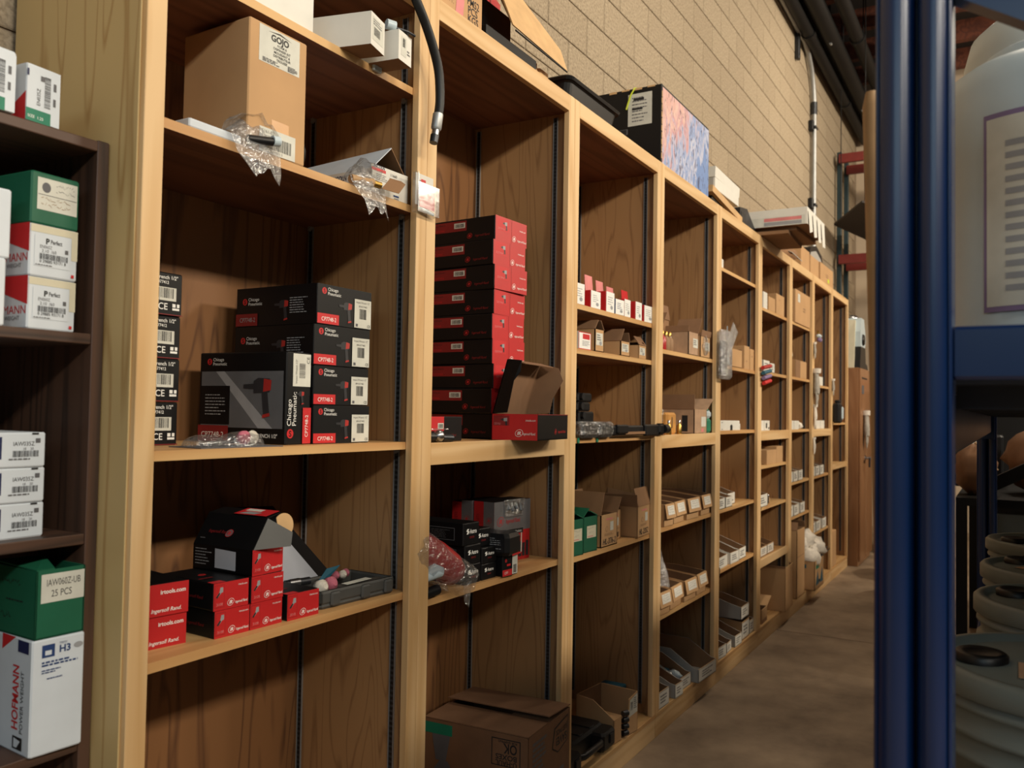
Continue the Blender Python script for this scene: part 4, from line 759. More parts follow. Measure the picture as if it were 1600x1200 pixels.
    part('end_flap', t, lambda b: b.sheet([(.005, 0, h-.004), (w-.005, 0, h-.004), (w-.02, .14, h-.006), (.02, .14, h-.006)], .003, 'carton_in'))
    def lf(p):
        w, h = p.W, p.H
        def R(x0, y0, x1, y1):
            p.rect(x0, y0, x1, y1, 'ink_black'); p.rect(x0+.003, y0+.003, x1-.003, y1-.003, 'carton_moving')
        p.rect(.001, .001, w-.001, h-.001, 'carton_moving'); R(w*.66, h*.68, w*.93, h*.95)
        for k, (s, hh) in enumerate((('OK', .03), ('BOXES', .016), ('U-HAUL', .016))): p.text(w*.9, h*(.905, .795, .735)[k], hh*.95, s, 'ink_black', bold=.02, rot=pi, fit=-w*(.13, .2, .2)[k])
        p.text(w*.9, h*.935, .007, 'FOR SHIPPING', 'ink_black', bold=.02, rot=pi); p.text(w*.86, h*.6, .02, '1.5 CU FT', 'ink_black', bold=.03, rot=pi, fit=w*.3)
        p.rect(0, h*.86, w*.28, h*.97, 'ink_green'); p.poly([(w*.08, h*.86), (w*.26, h*.86), (w*.22, h*.6), (w*.12, h*.6)], 'ink_dim'); p.poly([(w*.1, h*.5), (w*.16, h*.6), (w*.24, h*.6), (w*.3, h*.48), (w*.2, h*.4)], 'ink_dim')
    def rf(p):
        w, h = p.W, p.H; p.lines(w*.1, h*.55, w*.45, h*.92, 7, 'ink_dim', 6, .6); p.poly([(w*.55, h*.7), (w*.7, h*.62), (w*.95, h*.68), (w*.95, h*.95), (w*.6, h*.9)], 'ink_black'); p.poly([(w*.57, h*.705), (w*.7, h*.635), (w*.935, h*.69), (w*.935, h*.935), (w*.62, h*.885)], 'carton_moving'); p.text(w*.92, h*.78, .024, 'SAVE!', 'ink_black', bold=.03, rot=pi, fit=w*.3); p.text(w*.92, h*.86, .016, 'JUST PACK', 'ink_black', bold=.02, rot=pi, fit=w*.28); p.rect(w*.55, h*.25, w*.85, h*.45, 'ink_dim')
    pr('L', w, d, h, lf, t, 'side_print'); pr('F', w, d, h, rf, t, 'front_print')
    # card pocket on the stile, hose from above
    t = thing('card_pocket', 'clear plastic pocket with a red and white card pinned to the second stile', 'holder', (1.686, -.012, 1.855), 0)
    part('red_card', t, lambda b: b.box((.012, -.004, .014), (.075, -.002, .06), 'ink_red')); part('white_card', t, lambda b: b.box((.004, .004, .02), (.078, .006, .1), 'white_card'))
    pr('F', .08, 0, .1, lambda p: (p.rect(.02, .078, .04, .086, 'ink_red'), p.lines(.02, .06, .06, .074, 4, 'ink_mid', 3, .3)), t)
    part('pocket', t, lambda b: (b.box((0, -.008, 0), (.09, -.007, .075), 'clear_sheet'), b.box((0, -.008, 0), (.001, .011, .1), 'clear_sheet'), b.box((.089, -.008, 0), (.09, .011, .075), 'clear_sheet'), b.box((0, -.008, 0), (.09, .011, .001), 'clear_sheet')))
    part('pen', t, lambda b: b.tube([(.02, 0, .012), (.075, 0, .006)], .004, 'white_plastic', 8))
    t = thing('air_hose', 'black air hose with steel coupling hanging before the second stile', 'hose', (1.70, -.05, 2.0))
    pts = [(-.42, .2, .454), (-.3, .12, .5), (-.15, .02, .46), (-.079, 0, .352), (-.035, 0, .305), (.0, 0, .255), (.019, 0, .215), (.0265, 0, .17), (.027, 0, .13), (.02, 0, .097)]
    sm = []
    for i in range(len(pts)-1):
        a, b_, c, e = [Vector(pts[max(0, min(len(pts)-1, q))]) for q in (i-1, i, i+1, i+2)]
        for k in range(4):
            u = k/4; sm.append(.5*((2*b_)+(c-a)*u+(2*a-5*b_+4*c-e)*u*u+(3*b_-a-3*c+e)*u**3))
    part('hose', t, lambda b: b.tube(sm+[Vector(pts[-1])], .0118, 'rubber', 14))
    part('ferrule', t, lambda b: b.tube([(.021, 0, .103), (.014, 0, .066), (.0125, 0, .06)], [.0135, .0135, .010], 'galv', 14)); part('swivel_nut', t, lambda b: b.tube([(.0125, 0, .06), (.009, 0, .045)], .0098, 'steel', 6)); part('plug', t, lambda b: b.tube([(.009, 0, .046), (.004, 0, .026)], [.0112, .0105], 'dark_steel', 14))
bay2()
# ------------------------------------------------------------------ bay 3
def bay3():
    Z = 1.743
    for k, (x0, x1, h, n) in enumerate(((2.652, 2.732, .075, 'first'), (2.79, 2.872, .064, 'second'), (2.925, 3.002, .078, 'third'), (3.012, 3.092, .06, 'fourth'), (3.1, 3.16, .07, 'fifth'), (3.215, 3.283, .074, 'sixth'), (3.31, 3.405, .07, 'seventh'))):
        w, d = x1-x0, .06; t = box('cutter_carton', f'{n} red and white cutter carton of the upper row, counted from the third stile', 'box', (x0, .024, Z), -2+(k % 3), (w, d, h), 'red_card' if k != 3 else 'ink_blue')
        pr('F', w, d, h, lambda p: (p.rect(.001, .001, p.W*.98, p.H*.99, 'ink_white'), p.lines(p.W*.2, p.H*.35, p.W*.8, p.H*.8, 4, 'ink_mid' if k != 3 else 'ink_blue', k, .35), p.ell(p.W*.65, p.H*.25, p.W*.15, p.H*.1, 'ink_mid')), t)
        pr('L', w, d, h, lambda p: p.text(p.W*.6, p.H*.2, p.W*.2, 'CUTTER', 'ink_pink', rot=pi/2, fit=p.H*.6), t, 'side_print')
    for k, (x, h, m, n) in enumerate(((2.735, .118, 'ink_red', 'red hang card behind the first cutter carton'), (2.885, .14, 'ink_pink', 'tall pink hang card behind the second cutter carton'), (2.985, .132, 'ink_pink', 'pink hang card behind the third cutter carton'), (3.085, .122, 'ink_pink', 'short pink hang card behind the fourth cutter carton'), (3.235, .128, 'ink_red', 'red hang card behind the sixth cutter carton'))):
        t = thing('hang_card', n, 'card', (x, .088, Z)); w = .085 if k == 0 else .075
        part('card', t, lambda b: b.sheet([(0, 0, 0), (w, .002, 0), (w-.006, .012, h), (.004, .012, h)], .002, m)); p = Print('F', w, 0, h); p.frame((0, 0, 0), (1, 0, 0), (0, .012, h)); p.off = .001
        p.text(w*.15, h*.82, h*.1, 'CUTTER', 'ink_white', bold=.02, fit=w*.6); p.ell(w*.35, h*.62, w*.1, h*.06, 'ink_white' if k in (0, 4) else 'ink_black'); p.rect(w*.45, h*.55, w*.9, h*.62, 'ink_white'); p.build('print', t)
    Z = 1.586
    w, d, h = .1, .07, .062; t = box('red_border_carton', 'white carton with a red border beside the third stile', 'box', (2.694, .024, Z), 0, (w, d, h), 'white_card')
    pr('F', w, d, h, lambda p: (p.rect(0, 0, p.W, p.H, 'ink_red'), p.rect(.003, .003, p.W-.003, p.H-.003, 'ink_white'), p.rect(p.W*.32, p.H*.6, p.W*.9, p.H*.9, 'ink_red'), p.lines(p.W*.3, p.H*.2, p.W*.9, p.H*.52, 4, 'ink_mid', 2)), t)
    def sm(label, x, w, d, h, fl, seed, yaw=0):
        t = open_box('small_brown_carton', label, 'box', (x, .026, Z), yaw, (w, d, h), 'carton', 'carton_in', fl)
        pr('F', w, d, h, lambda p: (p.rect(p.W*.1, p.H*.3, p.W*.85, p.H*.85, 'ink_sticker'), p.lines(p.W*.2, p.H*.5, p.W*.7, p.H*.8, 3, 'ink_dim', seed), p.ell(p.W*.6, p.H*.4, p.W*.14, p.H*.09, 'ink_mid')), t, 'sticker')
    sm('tall brown carton with a white sticker and gabled top', 2.836, .078, .1, .083, (('L', .045, -40), ('R', .045, -40)), 1)
    sm('brown carton with a white sticker and half-raised lid', 3.075, .09, .2, .058, (('L', .06, -35), ('R', .04, -20)), 2)
    sm('brown carton with its front flap leaning outward', 3.262, .09, .14, .056, (('R', .04, -70), ('F', .045, -35)), 3, 3)
    # black clamp parts on the next shelf
    Z = 1.271
    for k, (x, w, n) in enumerate(((2.685, .135, 'film-wrapped black moulded block beside the third stile'), (2.826, .125, 'film-wrapped black moulded block beside the long black clamp'))):
        t = thing('wrapped_block', n, 'part', (x, .0, Z))
        part('moulding', t, lambda b: (b.rbox((0, 0, 0), (w, .08, .048), 'black_plastic', .01), b.rbox((w*.3, -.004, .006), (w*.7, .06, .054), 'black_plastic', .008))); part('film', t, lambda b: b.rbox((-.003, -.006, 0), (w+.003, .085, .058), 'clear_film', .012))
    t = thing('long_clamp', 'long black clamp body lying along the shelf and passing its end stile', 'clamp', (2.955, -.012, Z))
    part('bar', t, lambda b: (b.rbox((0, .01, .004), (.3, .05, .042), 'black_plastic', .006), b.rbox((.02, 0, .012), (.12, .02, .046), 'black_plastic', .005)))
    part('jaw', t, lambda b: (b.rbox((.3, .0, .0), (.47, .02, .046), 'black_plastic', .006), b.rbox((.44, -.006, .004), (.5, .012, .05), 'black_plastic', .01), b.tube([(.5, .003, .026), (.545, .003, .026)], .02, 'black_plastic', 12)))
    part('bare_strip', t, lambda b: b.box((.1, .004, .008), (.3, .011, .018), 'carton_dark'))
    for k, (x, z, w, n) in enumerate(((2.865, .06, .13, 'lower black socket holder stacked behind the wrapped blocks'), (2.85, .095, .11, 'middle black socket holder stacked behind the wrapped blocks'), (2.855, .13, .12, 'upper black socket holder stacked behind the wrapped blocks'))):
        t = thing('socket_holder', n, 'holder', (x, .1, Z+z-(.06 if k == 0 else 0)))
        part('rail', t, lambda b: b.rbox((0, 0, 0), (w, .06, .034+(.06 if k == 0 else 0)), 'black_plastic', .006)); part('socket', t, lambda b: b.tube([(.02, -.012, .02+(.06 if k == 0 else 0)), (.02, .03, .02+(.06 if k == 0 else 0))], .014, 'dark_steel', 12))
    for x, n in ((2.682, 'green pen mark clip beside the third stile'), (2.84, 'green pen mark clip under the wrapped blocks')): tag(part('green_clip', None, lambda b: b.rbox((x, .015, Z-.018), (x+.014, .0203, Z+.001), 'ink_green', .002)), n, 'clip')
    # green and brown cartons
    Z = .858
    for k, (x, n) in enumerate(((2.645, 'dark green carton partly behind the third stile'), (2.762, 'dark green carton with a crumpled top beside the handwritten cartons'))):
        w, d, h = .1, .2, .127; t = open_box('green_parts_carton', n, 'box', (x, .028, Z), -5, (w, d, h), 'green_card', 'green_card', (('L', .05, -55), ('R', .05, -70)))
        pr('F', w, d, h, lambda p: (p.rect(p.W*.25, p.H*.4, p.W*.9, p.H*.74, 'ink_yellowed'), p.scrib(p.W*.3, p.H*.62, p.W*.8, p.H*.72, 1, 'ink_dim', k, .001), p.scrib(p.W*.4, p.H*.48, p.W*.7, p.H*.6, 1, 'ink_dim', k+3, .001), p.lines(p.W*.3, p.H*.42, p.W*.85, p.H*.47, 1, 'ink_pink', 3)), t, 'label')
    def hand(label, x, y, w, d, h, fl, yaw, seed, num='376-2'):
        t = open_box('handwritten_carton', label, 'box', (x, y, Z), yaw, (w, d, h), 'carton', 'carton_dark', fl)
        pr('F', w, d, h, lambda p: (p.rect(p.W*.3, p.H*.83, p.W*.7, p.H*.88, 'ink_pink'), p.ell(p.W*.35, p.H*.55, p.W*.07, p.H*.09, 'ink_tan'), p.ell(p.W*.35, p.H*.55, p.W*.05, p.H*.07, 'carton'), p.rect(p.W*.55, p.H*.48, p.W*.75, p.H*.76, 'ink_sticker'), p.lines(p.W*.2, p.H*.34, p.W*.9, p.H*.42, 2, 'ink_tan', seed), p.text(p.W*.1, p.H*.08, p.H*.18, 'HL-'+num, 'ink_black', bold=.01, shear=.2, fit=p.W*.8)), t, 'front_print')
        pr('L', w, d, h, lambda p: p.rect(p.W*.35, p.H*.15, p.W*.6, p.H*.8, 'ink_dim'), t, 'side_print')
    hand('brown carton with handwritten number beside the green cartons', 2.905, .024, .15, .2, .12, (('R', .07, 35), ('L', .09, -20)), 0, 1)
    hand('narrow brown carton wedged between the two handwritten cartons', 3.085, .06, .11, .14, .115, (('R', .06, -35),), 5, 2, '30')
    hand('brown carton with a tall raised front flap', 3.235, .012, .165, .2, .125, (('R', .1, 20), ('F', .075, -16), ('L', .05, 10)), 3, 3, '2352')
    t = open_box('deep_brown_carton', 'large open brown carton behind the green and handwritten cartons', 'box', (2.69, .235, Z), 0, (.5, .13, .15), 'carton_dark', 'carton_in', (('B', .05, 0), ('F', .04, -10)))
    # bottom panel: tool case, open carton
    Z = .10
    t = thing('tool_case', 'black moulded tool case lying on the bottom panel', 'case', (2.62, .004, Z), 0); w, d, h = .4, .3, .085
    def shell(b):
        b.rbox((0, .05, 0), (w, d, h), 'black_plastic', .012); b.rbox((0, .0, .008), (.11, .06, h-.008), 'black_plastic', .01); b.rbox((.29, .0, .008), (w, .06, h-.008), 'black_plastic', .01)
        for k in range(4): b.rbox((.03+.09*k, .06, h-.002), (.07+.09*k, d-.03, h+.004), 'black_plastic', .004)
    part('case_shell', t, shell); part('handle', t, lambda b: b.tube([(.1, .02, .05), (.13, .004, .05), (.27, .004, .05), (.3, .02, .05)], .012, 'black_plastic', 10))
    for x in (.05, .34): part('latch', t, lambda b: b.rbox((x, -.006, .03), (x+.035, .004, .065), 'black_plastic', .003))
    w, d, h = .19, .17, .155; t = thing('cutaway_carton', 'brown carton with a cut-down side and white shipping label on the bottom panel', 'box', (3.03, .016, Z), -6)
    def body(b):
        b.box((0, 0, 0), (w, d, .004), 'carton'); b.box((0, d-.004, 0), (w, d, h), 'carton', mats=['carton']*2+['carton_in']+['carton']*3)
        b.prism([(0, 0), (d, 0), (d, h), (d*.55, h*.96), (0, h*.58)], 'x', 0, .004, 'carton'); b.prism([(0, 0), (d, 0), (d, h), (0, h)], 'x', w-.004, w, 'carton'); b.prism([(w*.55, 0), (w, 0), (w, h), (w*.62, h*.9)], 'y', 0, .004, 'carton'); b.box((0, 0, 0), (w*.3, .004, h*.58), 'carton')
    part('carton_body', t, body); part('inside_flap', t, lambda b: b.sheet([(.004, .004, h*.58), (.004, d*.6, h*.6), (w*.55, d*.6, h*.5), (w*.55, .004, h*.5)], .003, 'carton'))
    pr('F', w, d, h, lambda p: (p.poly([(w*.62, h*.45), (w*.98, h*.5), (w*.98, h*.97), (w*.66, h*.87)], 'ink_sticker'), p.bars(w*.68, h*.6, w*.78, h*.8, 'ink_black', 2, True), p.lines(w*.82, h*.6, w*.96, h*.9, 6, 'ink_dim', 3)), t, 'shipping_label'); pr('L', w, d, h, lambda p: (p.rect(p.W*.3, p.H*.28, p.W*.8, p.H*.44, 'ink_dim'), p.rect(p.W*.32, p.H*.3, p.W*.78, p.H*.42, 'carton'), p.text(p.W*.36, p.H*.32, p.H*.07, 'HOME DEPOT', 'ink_dimred', fit=p.W*.38)), t, 'side_print')
    part('socket_rail', t, lambda b: [b.tube([(.075, .004, .02+.025*k), (.1, -.004, .02+.025*k)], .011, 'dark_steel', 10) for k in range(4)])
    w, d, h = .06, .1, .13; box('blue_carton', 'bright blue carton standing behind the cut-down brown carton', 'box', (3.29, .1, Z), 0, (w, d, h), 'ink_teal')
bay3()
# ------------------------------------------------------------------ bays 4 to 9
def bottle(label, loc, r, h, body, cap, name='bottle'):
    t = thing(name, label, 'bottle', loc); part('glass_body', t, lambda b: b.lathe([(r*.9, 0), (r, .004), (r, h*.6), (r*.45, h*.75), (r*.42, h*.82)], (0, 0, 0), body, 14)); part('cap', t, lambda b: b.lathe([(r*.5, h*.8), (r*.5, h), (r*.44, h*1.01)], (0, 0, 0), cap, 12)); return t
def stickered(p, seed):
    p.rect(p.W*.45, p.H*.35, p.W*.95, p.H*.75, 'ink_sticker'); p.lines(p.W*.5, p.H*.45, p.W*.9, p.H*.7, 3, 'ink_dim', seed)
def bay4():
    Z = 1.644
    for k, x in enumerate((3.565, 3.61, 3.655)): bottle(f'{("first", "second", "third")[k]} small amber oil bottle from the fourth stile', (x, .04, Z), .019, .085, 'ink_tan' if k else 'red_plastic', 'brass')
    bottle('slim clear vial standing beside the amber oil bottles', (3.72, .06, Z), .014, .075, 'ink_sticker', 'steel', 'vial')
    t = open_box('green_top_carton', 'white carton with a green band behind the amber bottles', 'box', (3.56, .085, Z), 0, (.13, .09, .12), 'green_card', 'carton_in', (('R', .09, 40),)); pr('F', .13, .09, .12, lambda p: (p.rect(0, .0, p.W, p.H*.55, 'ink_white'), p.rect(0, p.H*.55, p.W, p.H*.62, 'carton')), t)
    t = open_box('deep_carton', 'dark brown carton with a white label behind the slim vial', 'box', (3.73, .14, Z), 0, (.2, .2, .17), 'carton_dark', 'carton_in', (('F', .07, -8),)); pr('F', .2, .2, .17, lambda p: (p.rect(p.W*.1, p.H*.25, p.W*.6, p.H*.6, 'cool_white'), p.lines(p.W*.15, p.H*.3, p.W*.55, p.H*.55, 4, 'ink_blue', 2)), t)
    t = open_box('pink_carton', 'pinkish carton with a white sticker and dark raised flap', 'box', (3.878, .024, Z), 0, (.142, .12, .11), 'kraft_pad', 'carton_in', (('R', .1, 35), ('L', .03, -10))); pr('F', .142, .12, .11, lambda p: stickered(p, 3), t)
    t = open_box('film_carton', 'brown carton with crumpled film on its front next to the bay side', 'box', (4.056, .024, Z), 0, (.15, .12, .105), 'carton', 'carton_in', (('F', .03, 10), ('R', .03, 5)))
    part('film', t, lambda b: b.blob((.07, -.004, .06), (.045, .008, .045), 'clear_film', 12, 8, noise=.5, seed=4)); pr('F', .15, .12, .105, lambda p: stickered(p, 5), t)
    Z = 1.268
    t = open_box('flap_top_carton', 'pinkish brown carton with black tool print and wide open flaps', 'box', (3.93, .01, Z), 0, (.19, .22, .118), 'kraft_pad', 'carton_in', (('B', .07, 0), ('R', .12, 62), ('L', .07, -5)))
    pr('L', .19, .22, .118, lambda p: (p.ell(p.W*.45, p.H*.25, p.W*.1, p.H*.12, 'ink_black'), p.rect(p.W*.72, p.H*.1, p.W*.85, p.H*.75, 'ink_black')), t, 'side_print'); pr('F', .19, .22, .118, lambda p: (p.rect(p.W*.55, p.H*.3, p.W*.92, p.H*.7, 'ink_sticker'), p.rect(p.W*.55, p.H*.08, p.W*.75, p.H*.22, 'ink_pink')), t)
    part('packing', t, lambda b: b.blob((.1, .08, .11), (.05, .05, .035), 'brass', 10, 6, noise=.5, seed=2))
    t = thing('tan_block', 'tan slotted wooden block standing on the middle rail', 'block', (3.62, .03, Z)); part('block_body', t, lambda b: b.rbox((0, 0, 0), (.115, .05, .1), 'tape', .01)); part('slot', t, lambda b: b.rbox((.05, -.001, .03), (.062, .004, .08), 'ink_black', .002))
    tag(part('crumpled_bag', None, lambda b: b.blob((3.61, .1, Z+.085), (.06, .05, .06), 'bag_film', 12, 8, noise=.35, seed=8)), 'crumpled clear bag behind the tan slotted block', 'bag')
    part('goods', bpy.data.objects['crumpled_bag'], lambda b: b.rbox((3.57, .06, Z), (3.65, .13, Z+.06), 'white_card', .01))
    for k, (x, y) in enumerate(((3.585, .0), (3.755, .012))): bottle(('small brass capped vial before the tan slotted block', 'small brass capped vial beside the flap topped carton')[k], (x, y+.012, Z), .012, .065, 'brass', 'steel', 'vial')
    t = thing('green_white_bottle', 'green and white plastic bottle behind the flap topped carton', 'bottle', (4.185, .05, Z)); part('bottle_body', t, lambda b: b.rbox((-.045, -.03, 0), (.045, .03, .075), 'ink_green', .012)); part('white_band', t, lambda b: b.rbox((-.045, -.03, .075), (.045, .03, .115), 'white_plastic', .012)); part('green_top', t, lambda b: b.lathe([(.03, .115), (.02, .13), (.014, .14)], (0, 0, 0), 'ink_green', 12))
    # brown bins
    for Z, xs, wid, seed, ln in ((.865, (3.565, 3.69, 3.865, 4.075), .118, 1, 'upper'), (.487, (3.50, 3.655, 3.84, 4.02), .15, 7, 'lower')):
        for k, x in enumerate(xs):
            w = min(wid, xs[k+1]-x-.012 if k < 3 else wid)*1.0; w = (.105, .15, .16, .15)[k] if Z > .6 else (.13, .158, .155, .15)[k]
            parts_bin('brown_bin', f'{("first", "second", "third", "fourth")[k]} brown cardboard bin of the {ln} row from the fourth stile', (x, .022, Z), (-3, 2, -2, 1)[k], (w, .3, .115), 'carton', 'carton_in', hf=.098, lip=.062, seed=seed+k)
    t = thing('standing_bag', 'clear plastic bag standing up out of a lower brown bin', 'bag', (3.69, .10, .495)); part('film', t, lambda b: b.lathe([(.045, 0), (.06, .09), (.05, .15), (.03, .2), (.018, .25), (.006, .27)], (0, 0, 0), 'bag_film', 9, smooth=False)); part('goods', t, lambda b: b.blob((0, 0, .05), (.04, .04, .045), 'grey_card', 8, 6, noise=.5, seed=3))
    # white bins on the bottom panel
    for k, (x, w, y, h, hf, yaw, fu) in enumerate(((3.475, .12, .006, .115, .072, -2, ('black_plastic',)), (3.66, .085, -.004, .115, .06, -4, None), (3.775, .13, .012, .125, .055, -2, ('steel', 'white_plastic', 'ink_teal')), (3.93, .235, -.022, .14, .062, -3, None))):
        parts_bin('white_bin', ('first low white bin beside the fourth stile', 'narrow empty white bin before the shiny bagged one', 'white bin holding shiny bagged parts', 'wide empty white bin at the bay end')[k], (x, y, .10), yaw, (w, .32, h), 'grey_card', 'carton_dark', hf=hf, sticker='white_card', slope=.45, seed=20+k, full=fu)
bay4()
def plainbox(name, label, loc, yaw, dims, mat='carton', fn=None, flaps=None):
    t = open_box(name, label, 'box', loc, yaw, dims, mat, 'carton_in', flaps) if flaps else box(name, label, 'box', loc, yaw, dims, mat)
    if fn: pr('F', *dims, fn, t)
    return t
def bay5():
    plainbox('tiny_white_carton', 'tiny white carton on the highest shelf of the bagged bay', (4.37, .03, 2.139), 0, (.08, .06, .05), 'white_card')
    Z = 1.626
    plainbox('brown_carton', 'short wide brown carton beside the hanging clear bag', (4.595, .024, Z), 0, (.21, .2, .1), 'carton', None, (('L', .02, -80), ('R', .02, -80)))
    plainbox('brown_carton', 'tall narrow brown carton between two shorter ones', (4.855, .024, Z), 0, (.105, .3, .135), 'carton', lambda p: p.lines(p.W*.3, p.H*.3, p.W*.6, p.H*.4, 1, 'ink_tan', 3)); plainbox('brown_carton', 'brown carton standing against the fifth bay side', (4.985, .026, Z), 0, (.1, .24, .125), 'carton', lambda p: p.lines(p.W*.3, p.H*.6, p.W*.6, p.H*.7, 1, 'ink_tan', 4)); 
    t = thing('hanging_bag', 'long clear bag with a dark hose hung on the fifth stile', 'bag', (4.29, -.015, 1.545))
    part('film', t, lambda b: (b.rbox((-.07, -.03, 0), (.09, .012, .25), 'bag_film', .015), b.sheet([(.05, .0, .17), (.1, -.006, .12), (.24, -.012, .26), (.17, -.006, .31)], .001, 'bag_film')))
    part('coiled_hose', t, lambda b: [b.tube([(-.045+.02*k, -.01, .02), (-.05+.018*k, -.012, .1), (-.045+.02*k, -.01, .19)], .011, 'rubber', 8) for k in range(4)])
    t = thing('white_sheet_bundle', 'folded white sheet tucked behind the hanging clear bag', 'sheet', (4.42, .0, 1.63)); part('sheet', t, lambda b: b.sheet([(0, 0, 0), (.12, .02, 0), (.06, .02, .16), (0, 0, .2)], .004, 'white_plastic'))
    Z = 1.278
    t = plainbox('white_shelf_carton', 'long white carton with a black arch mark', (4.40, .026, Z), 0, (.37, .2, .053), 'white_card', lambda p: (p.poly([(p.W*.5, .001), (p.W*.62, .001), (p.W*.62, p.H*.5), (p.W*.56, p.H*.62), (p.W*.5, p.H*.5)], 'ink_black'), p.rect(p.W*.05, p.H*.8, p.W*.13, p.H*.84, 'ink_black'), p.rect(p.W*.05, p.H*.12, p.W*.13, p.H*.16, 'ink_black')))
    plainbox('small_marked_carton', 'small white and black carton at the end of the long white one', (4.785, .04, Z), 0, (.05, .05, .036), 'white_card', lambda p: p.rect(p.W*.1, p.H*.2, p.W*.7, p.H*.7, 'ink_black'))
    Z = .866
    for k, (x, w, n) in enumerate(((4.36, .13, 'first'), (4.505, .12, 'second'), (4.64, .145, 'third'))): parts_bin('slim_white_bin', f'{n} slim white bin on the fifth bay shelf from the clear bag', (x, .024+.03*(k == 2), Z), 0, (w, .3, .09+.02*(k == 2)), 'white_card', 'carton_dark', hf=.055+.008*(k == 2), seed=30+k)
    Z = .553
    for k, (x, w, n) in enumerate(((4.37, .2, 'long'), (4.6, .15, 'middle'), (4.77, .14, 'end'))): parts_bin('low_white_bin', f'{n} white bin on the lowest shelf of the fifth bay', (x, .024, Z), (2, -2, 0)[k], (w, .3, .11), 'white_card', 'carton_dark', hf=.06, seed=40+k)
    tag(part('black_tag', None, lambda b: b.rbox((4.345, .012, .528), (4.375, .0202, .572), 'ink_black', .004)), 'black oval tag on the lowest shelf front of the fifth bay', 'tag')
    for k, (x, w, h, hf, y, mt) in enumerate(((4.335, .13, .1, .062, .0, 'grey_card'), (4.5, .1, .11, .05, -.002, 'grey_card'), (4.64, .12, .115, .06, -.006, 'grey_card'), (4.8, .15, .12, .1, .0, 'carton'), (4.975, .09, .1, .075, .004, 'white_card'))):
        parts_bin('bottom_bin', ('first grey bin beside the fifth stile on the bottom panel', 'second grey bin on the bottom panel of the fifth bay', 'third grey bin on the bottom panel of the fifth bay', 'brown printed bin under the tilted grey bin', 'small white bin at the end of the fifth bay bottom')[k], (x, y+.012, .10), (-4, 3, -2, 0, 0)[k], (w, .3, h), mt, 'carton_in', hf=hf, seed=50+k, full=('black_plastic', 'steel') if k < 2 else None)
    parts_bin('tilted_bin', 'large grey bin resting on the brown printed bin', (4.78, .012, .2185), 0, (.16, .3, .11), 'grey_card', 'carton_dark', hf=.07, seed=60)
bay5()
def bay6():
    Z = 2.025
    plainbox('white_shelf_carton', 'slim white carton beside the sixth stile on a high shelf', (5.29, .026, Z), 0, (.09, .1, .105), 'white_card'); plainbox('brown_carton', 'short brown carton with dark interior on the sixth bay high shelf', (5.41, .024, Z), 0, (.165, .2, .09), 'carton'); plainbox('brown_carton', 'tall brown carton against the sixth bay side on a high shelf', (5.61, .024, Z), 0, (.22, .2, .135), 'carton', lambda p: p.lines(p.W*.3, p.H*.7, p.W*.6, p.H*.76, 1, 'ink_tan', 3))
    Z = 1.636
    for k, (x, w, h, n) in enumerate(((5.28, .16, .07, 'larger'), (5.45, .12, .06, 'smaller'))): parts_bin('upper_white_bin', f'{n} white bin on the upper shelf of the sixth bay', (x, .024, Z), 0, (w, .25, h+.03), 'white_card', 'carton_dark', hf=h, seed=70+k)
    t = thing('marker_bundle', 'bundle of red teal and violet markers clipped to the sixth stile', 'markers', (5.12, -.012, 1.575))
    for k, m in enumerate(('red_plastic', 'ink_teal', 'violet', 'ink_red')): part('marker', t, lambda b: b.tube([(-.03+.01*k, -.008, .07-.03*k), (.14, -.012, .09-.03*k)], .012, m, 8))
    Z = 1.269
    plainbox('white_shelf_carton', 'white rounded carton beside the sixth stile on the middle rail', (5.16, .024, Z), 0, (.15, .12, .062), 'white_card'); plainbox('small_marked_carton', 'white carton with black marks on the sixth bay middle rail', (5.33, .026, Z), 0, (.13, .1, .062), 'white_card', lambda p: (p.rect(p.W*.25, p.H*.25, p.W*.5, p.H*.75, 'ink_black'), p.rect(p.W*.7, p.H*.15, p.W*.9, p.H*.35, 'ink_black')))
    Z = 1.055
    plainbox('brown_carton', 'stepped brown carton with a dark side below the sixth bay rail', (5.39, .024, Z), 0, (.245, .2, .09), 'carton'); plainbox('brown_carton', 'taller brown carton next to the stepped one below the sixth bay rail', (5.642, .024, Z), 0, (.17, .2, .108), 'carton')
    Z = .802
    parts_bin('slim_white_bin', 'single slim white bin on the sixth bay lower shelf', (5.17, .024, Z), 0, (.24, .3, .1), 'white_card', 'carton_dark', hf=.075, seed=80)
    t = thing('black_clip', 'black oval clip on the sixth bay lower shelf', 'clip', (5.42, .03, Z)); part('clip_body', t, lambda b: b.rbox((0, 0, 0), (.06, .03, .06), 'black_plastic', .012)); tag(part('black_tag', None, lambda b: b.rbox((5.175, .012, Z-.012), (5.215, .0202, Z+.012), 'ink_black', .004)), 'black square tag on the sixth bay lower shelf front', 'tag'); bottle('tiny steel capped vial beside the black oval clip', (5.53, .05, Z), .012, .055, 'tan_wood', 'steel', 'vial')
    Z = .485
    for k, (x, n) in enumerate(((5.16, 'first'), (5.33, 'second'), (5.5, 'third'))): parts_bin('lipped_bin', f'{n} open bin of dark parts behind the lipped shelf front', (x, .045, Z), 0, (.16, .28, .1), 'carton', 'carton_dark', hf=.06, seed=85+k, full=('black_plastic', 'dark_steel', 'steel'))
    plainbox('large_open_carton', 'large open brown carton overhanging the sixth bay bottom panel', (5.655, -.034, .10), 2, (.26, .3, .28), 'carton', None, (('L', .01, 0),))
    t = plainbox('small_open_carton', 'small open carton with one flap out beside the large open carton', (5.24, .012, .10), 2, (.15, .16, .085), 'carton', lambda p: p.rect(p.W*.0, p.H*.0, p.W*.98, p.H*.28, 'carton_dark'), (('R', .13, 72),))
bay6()
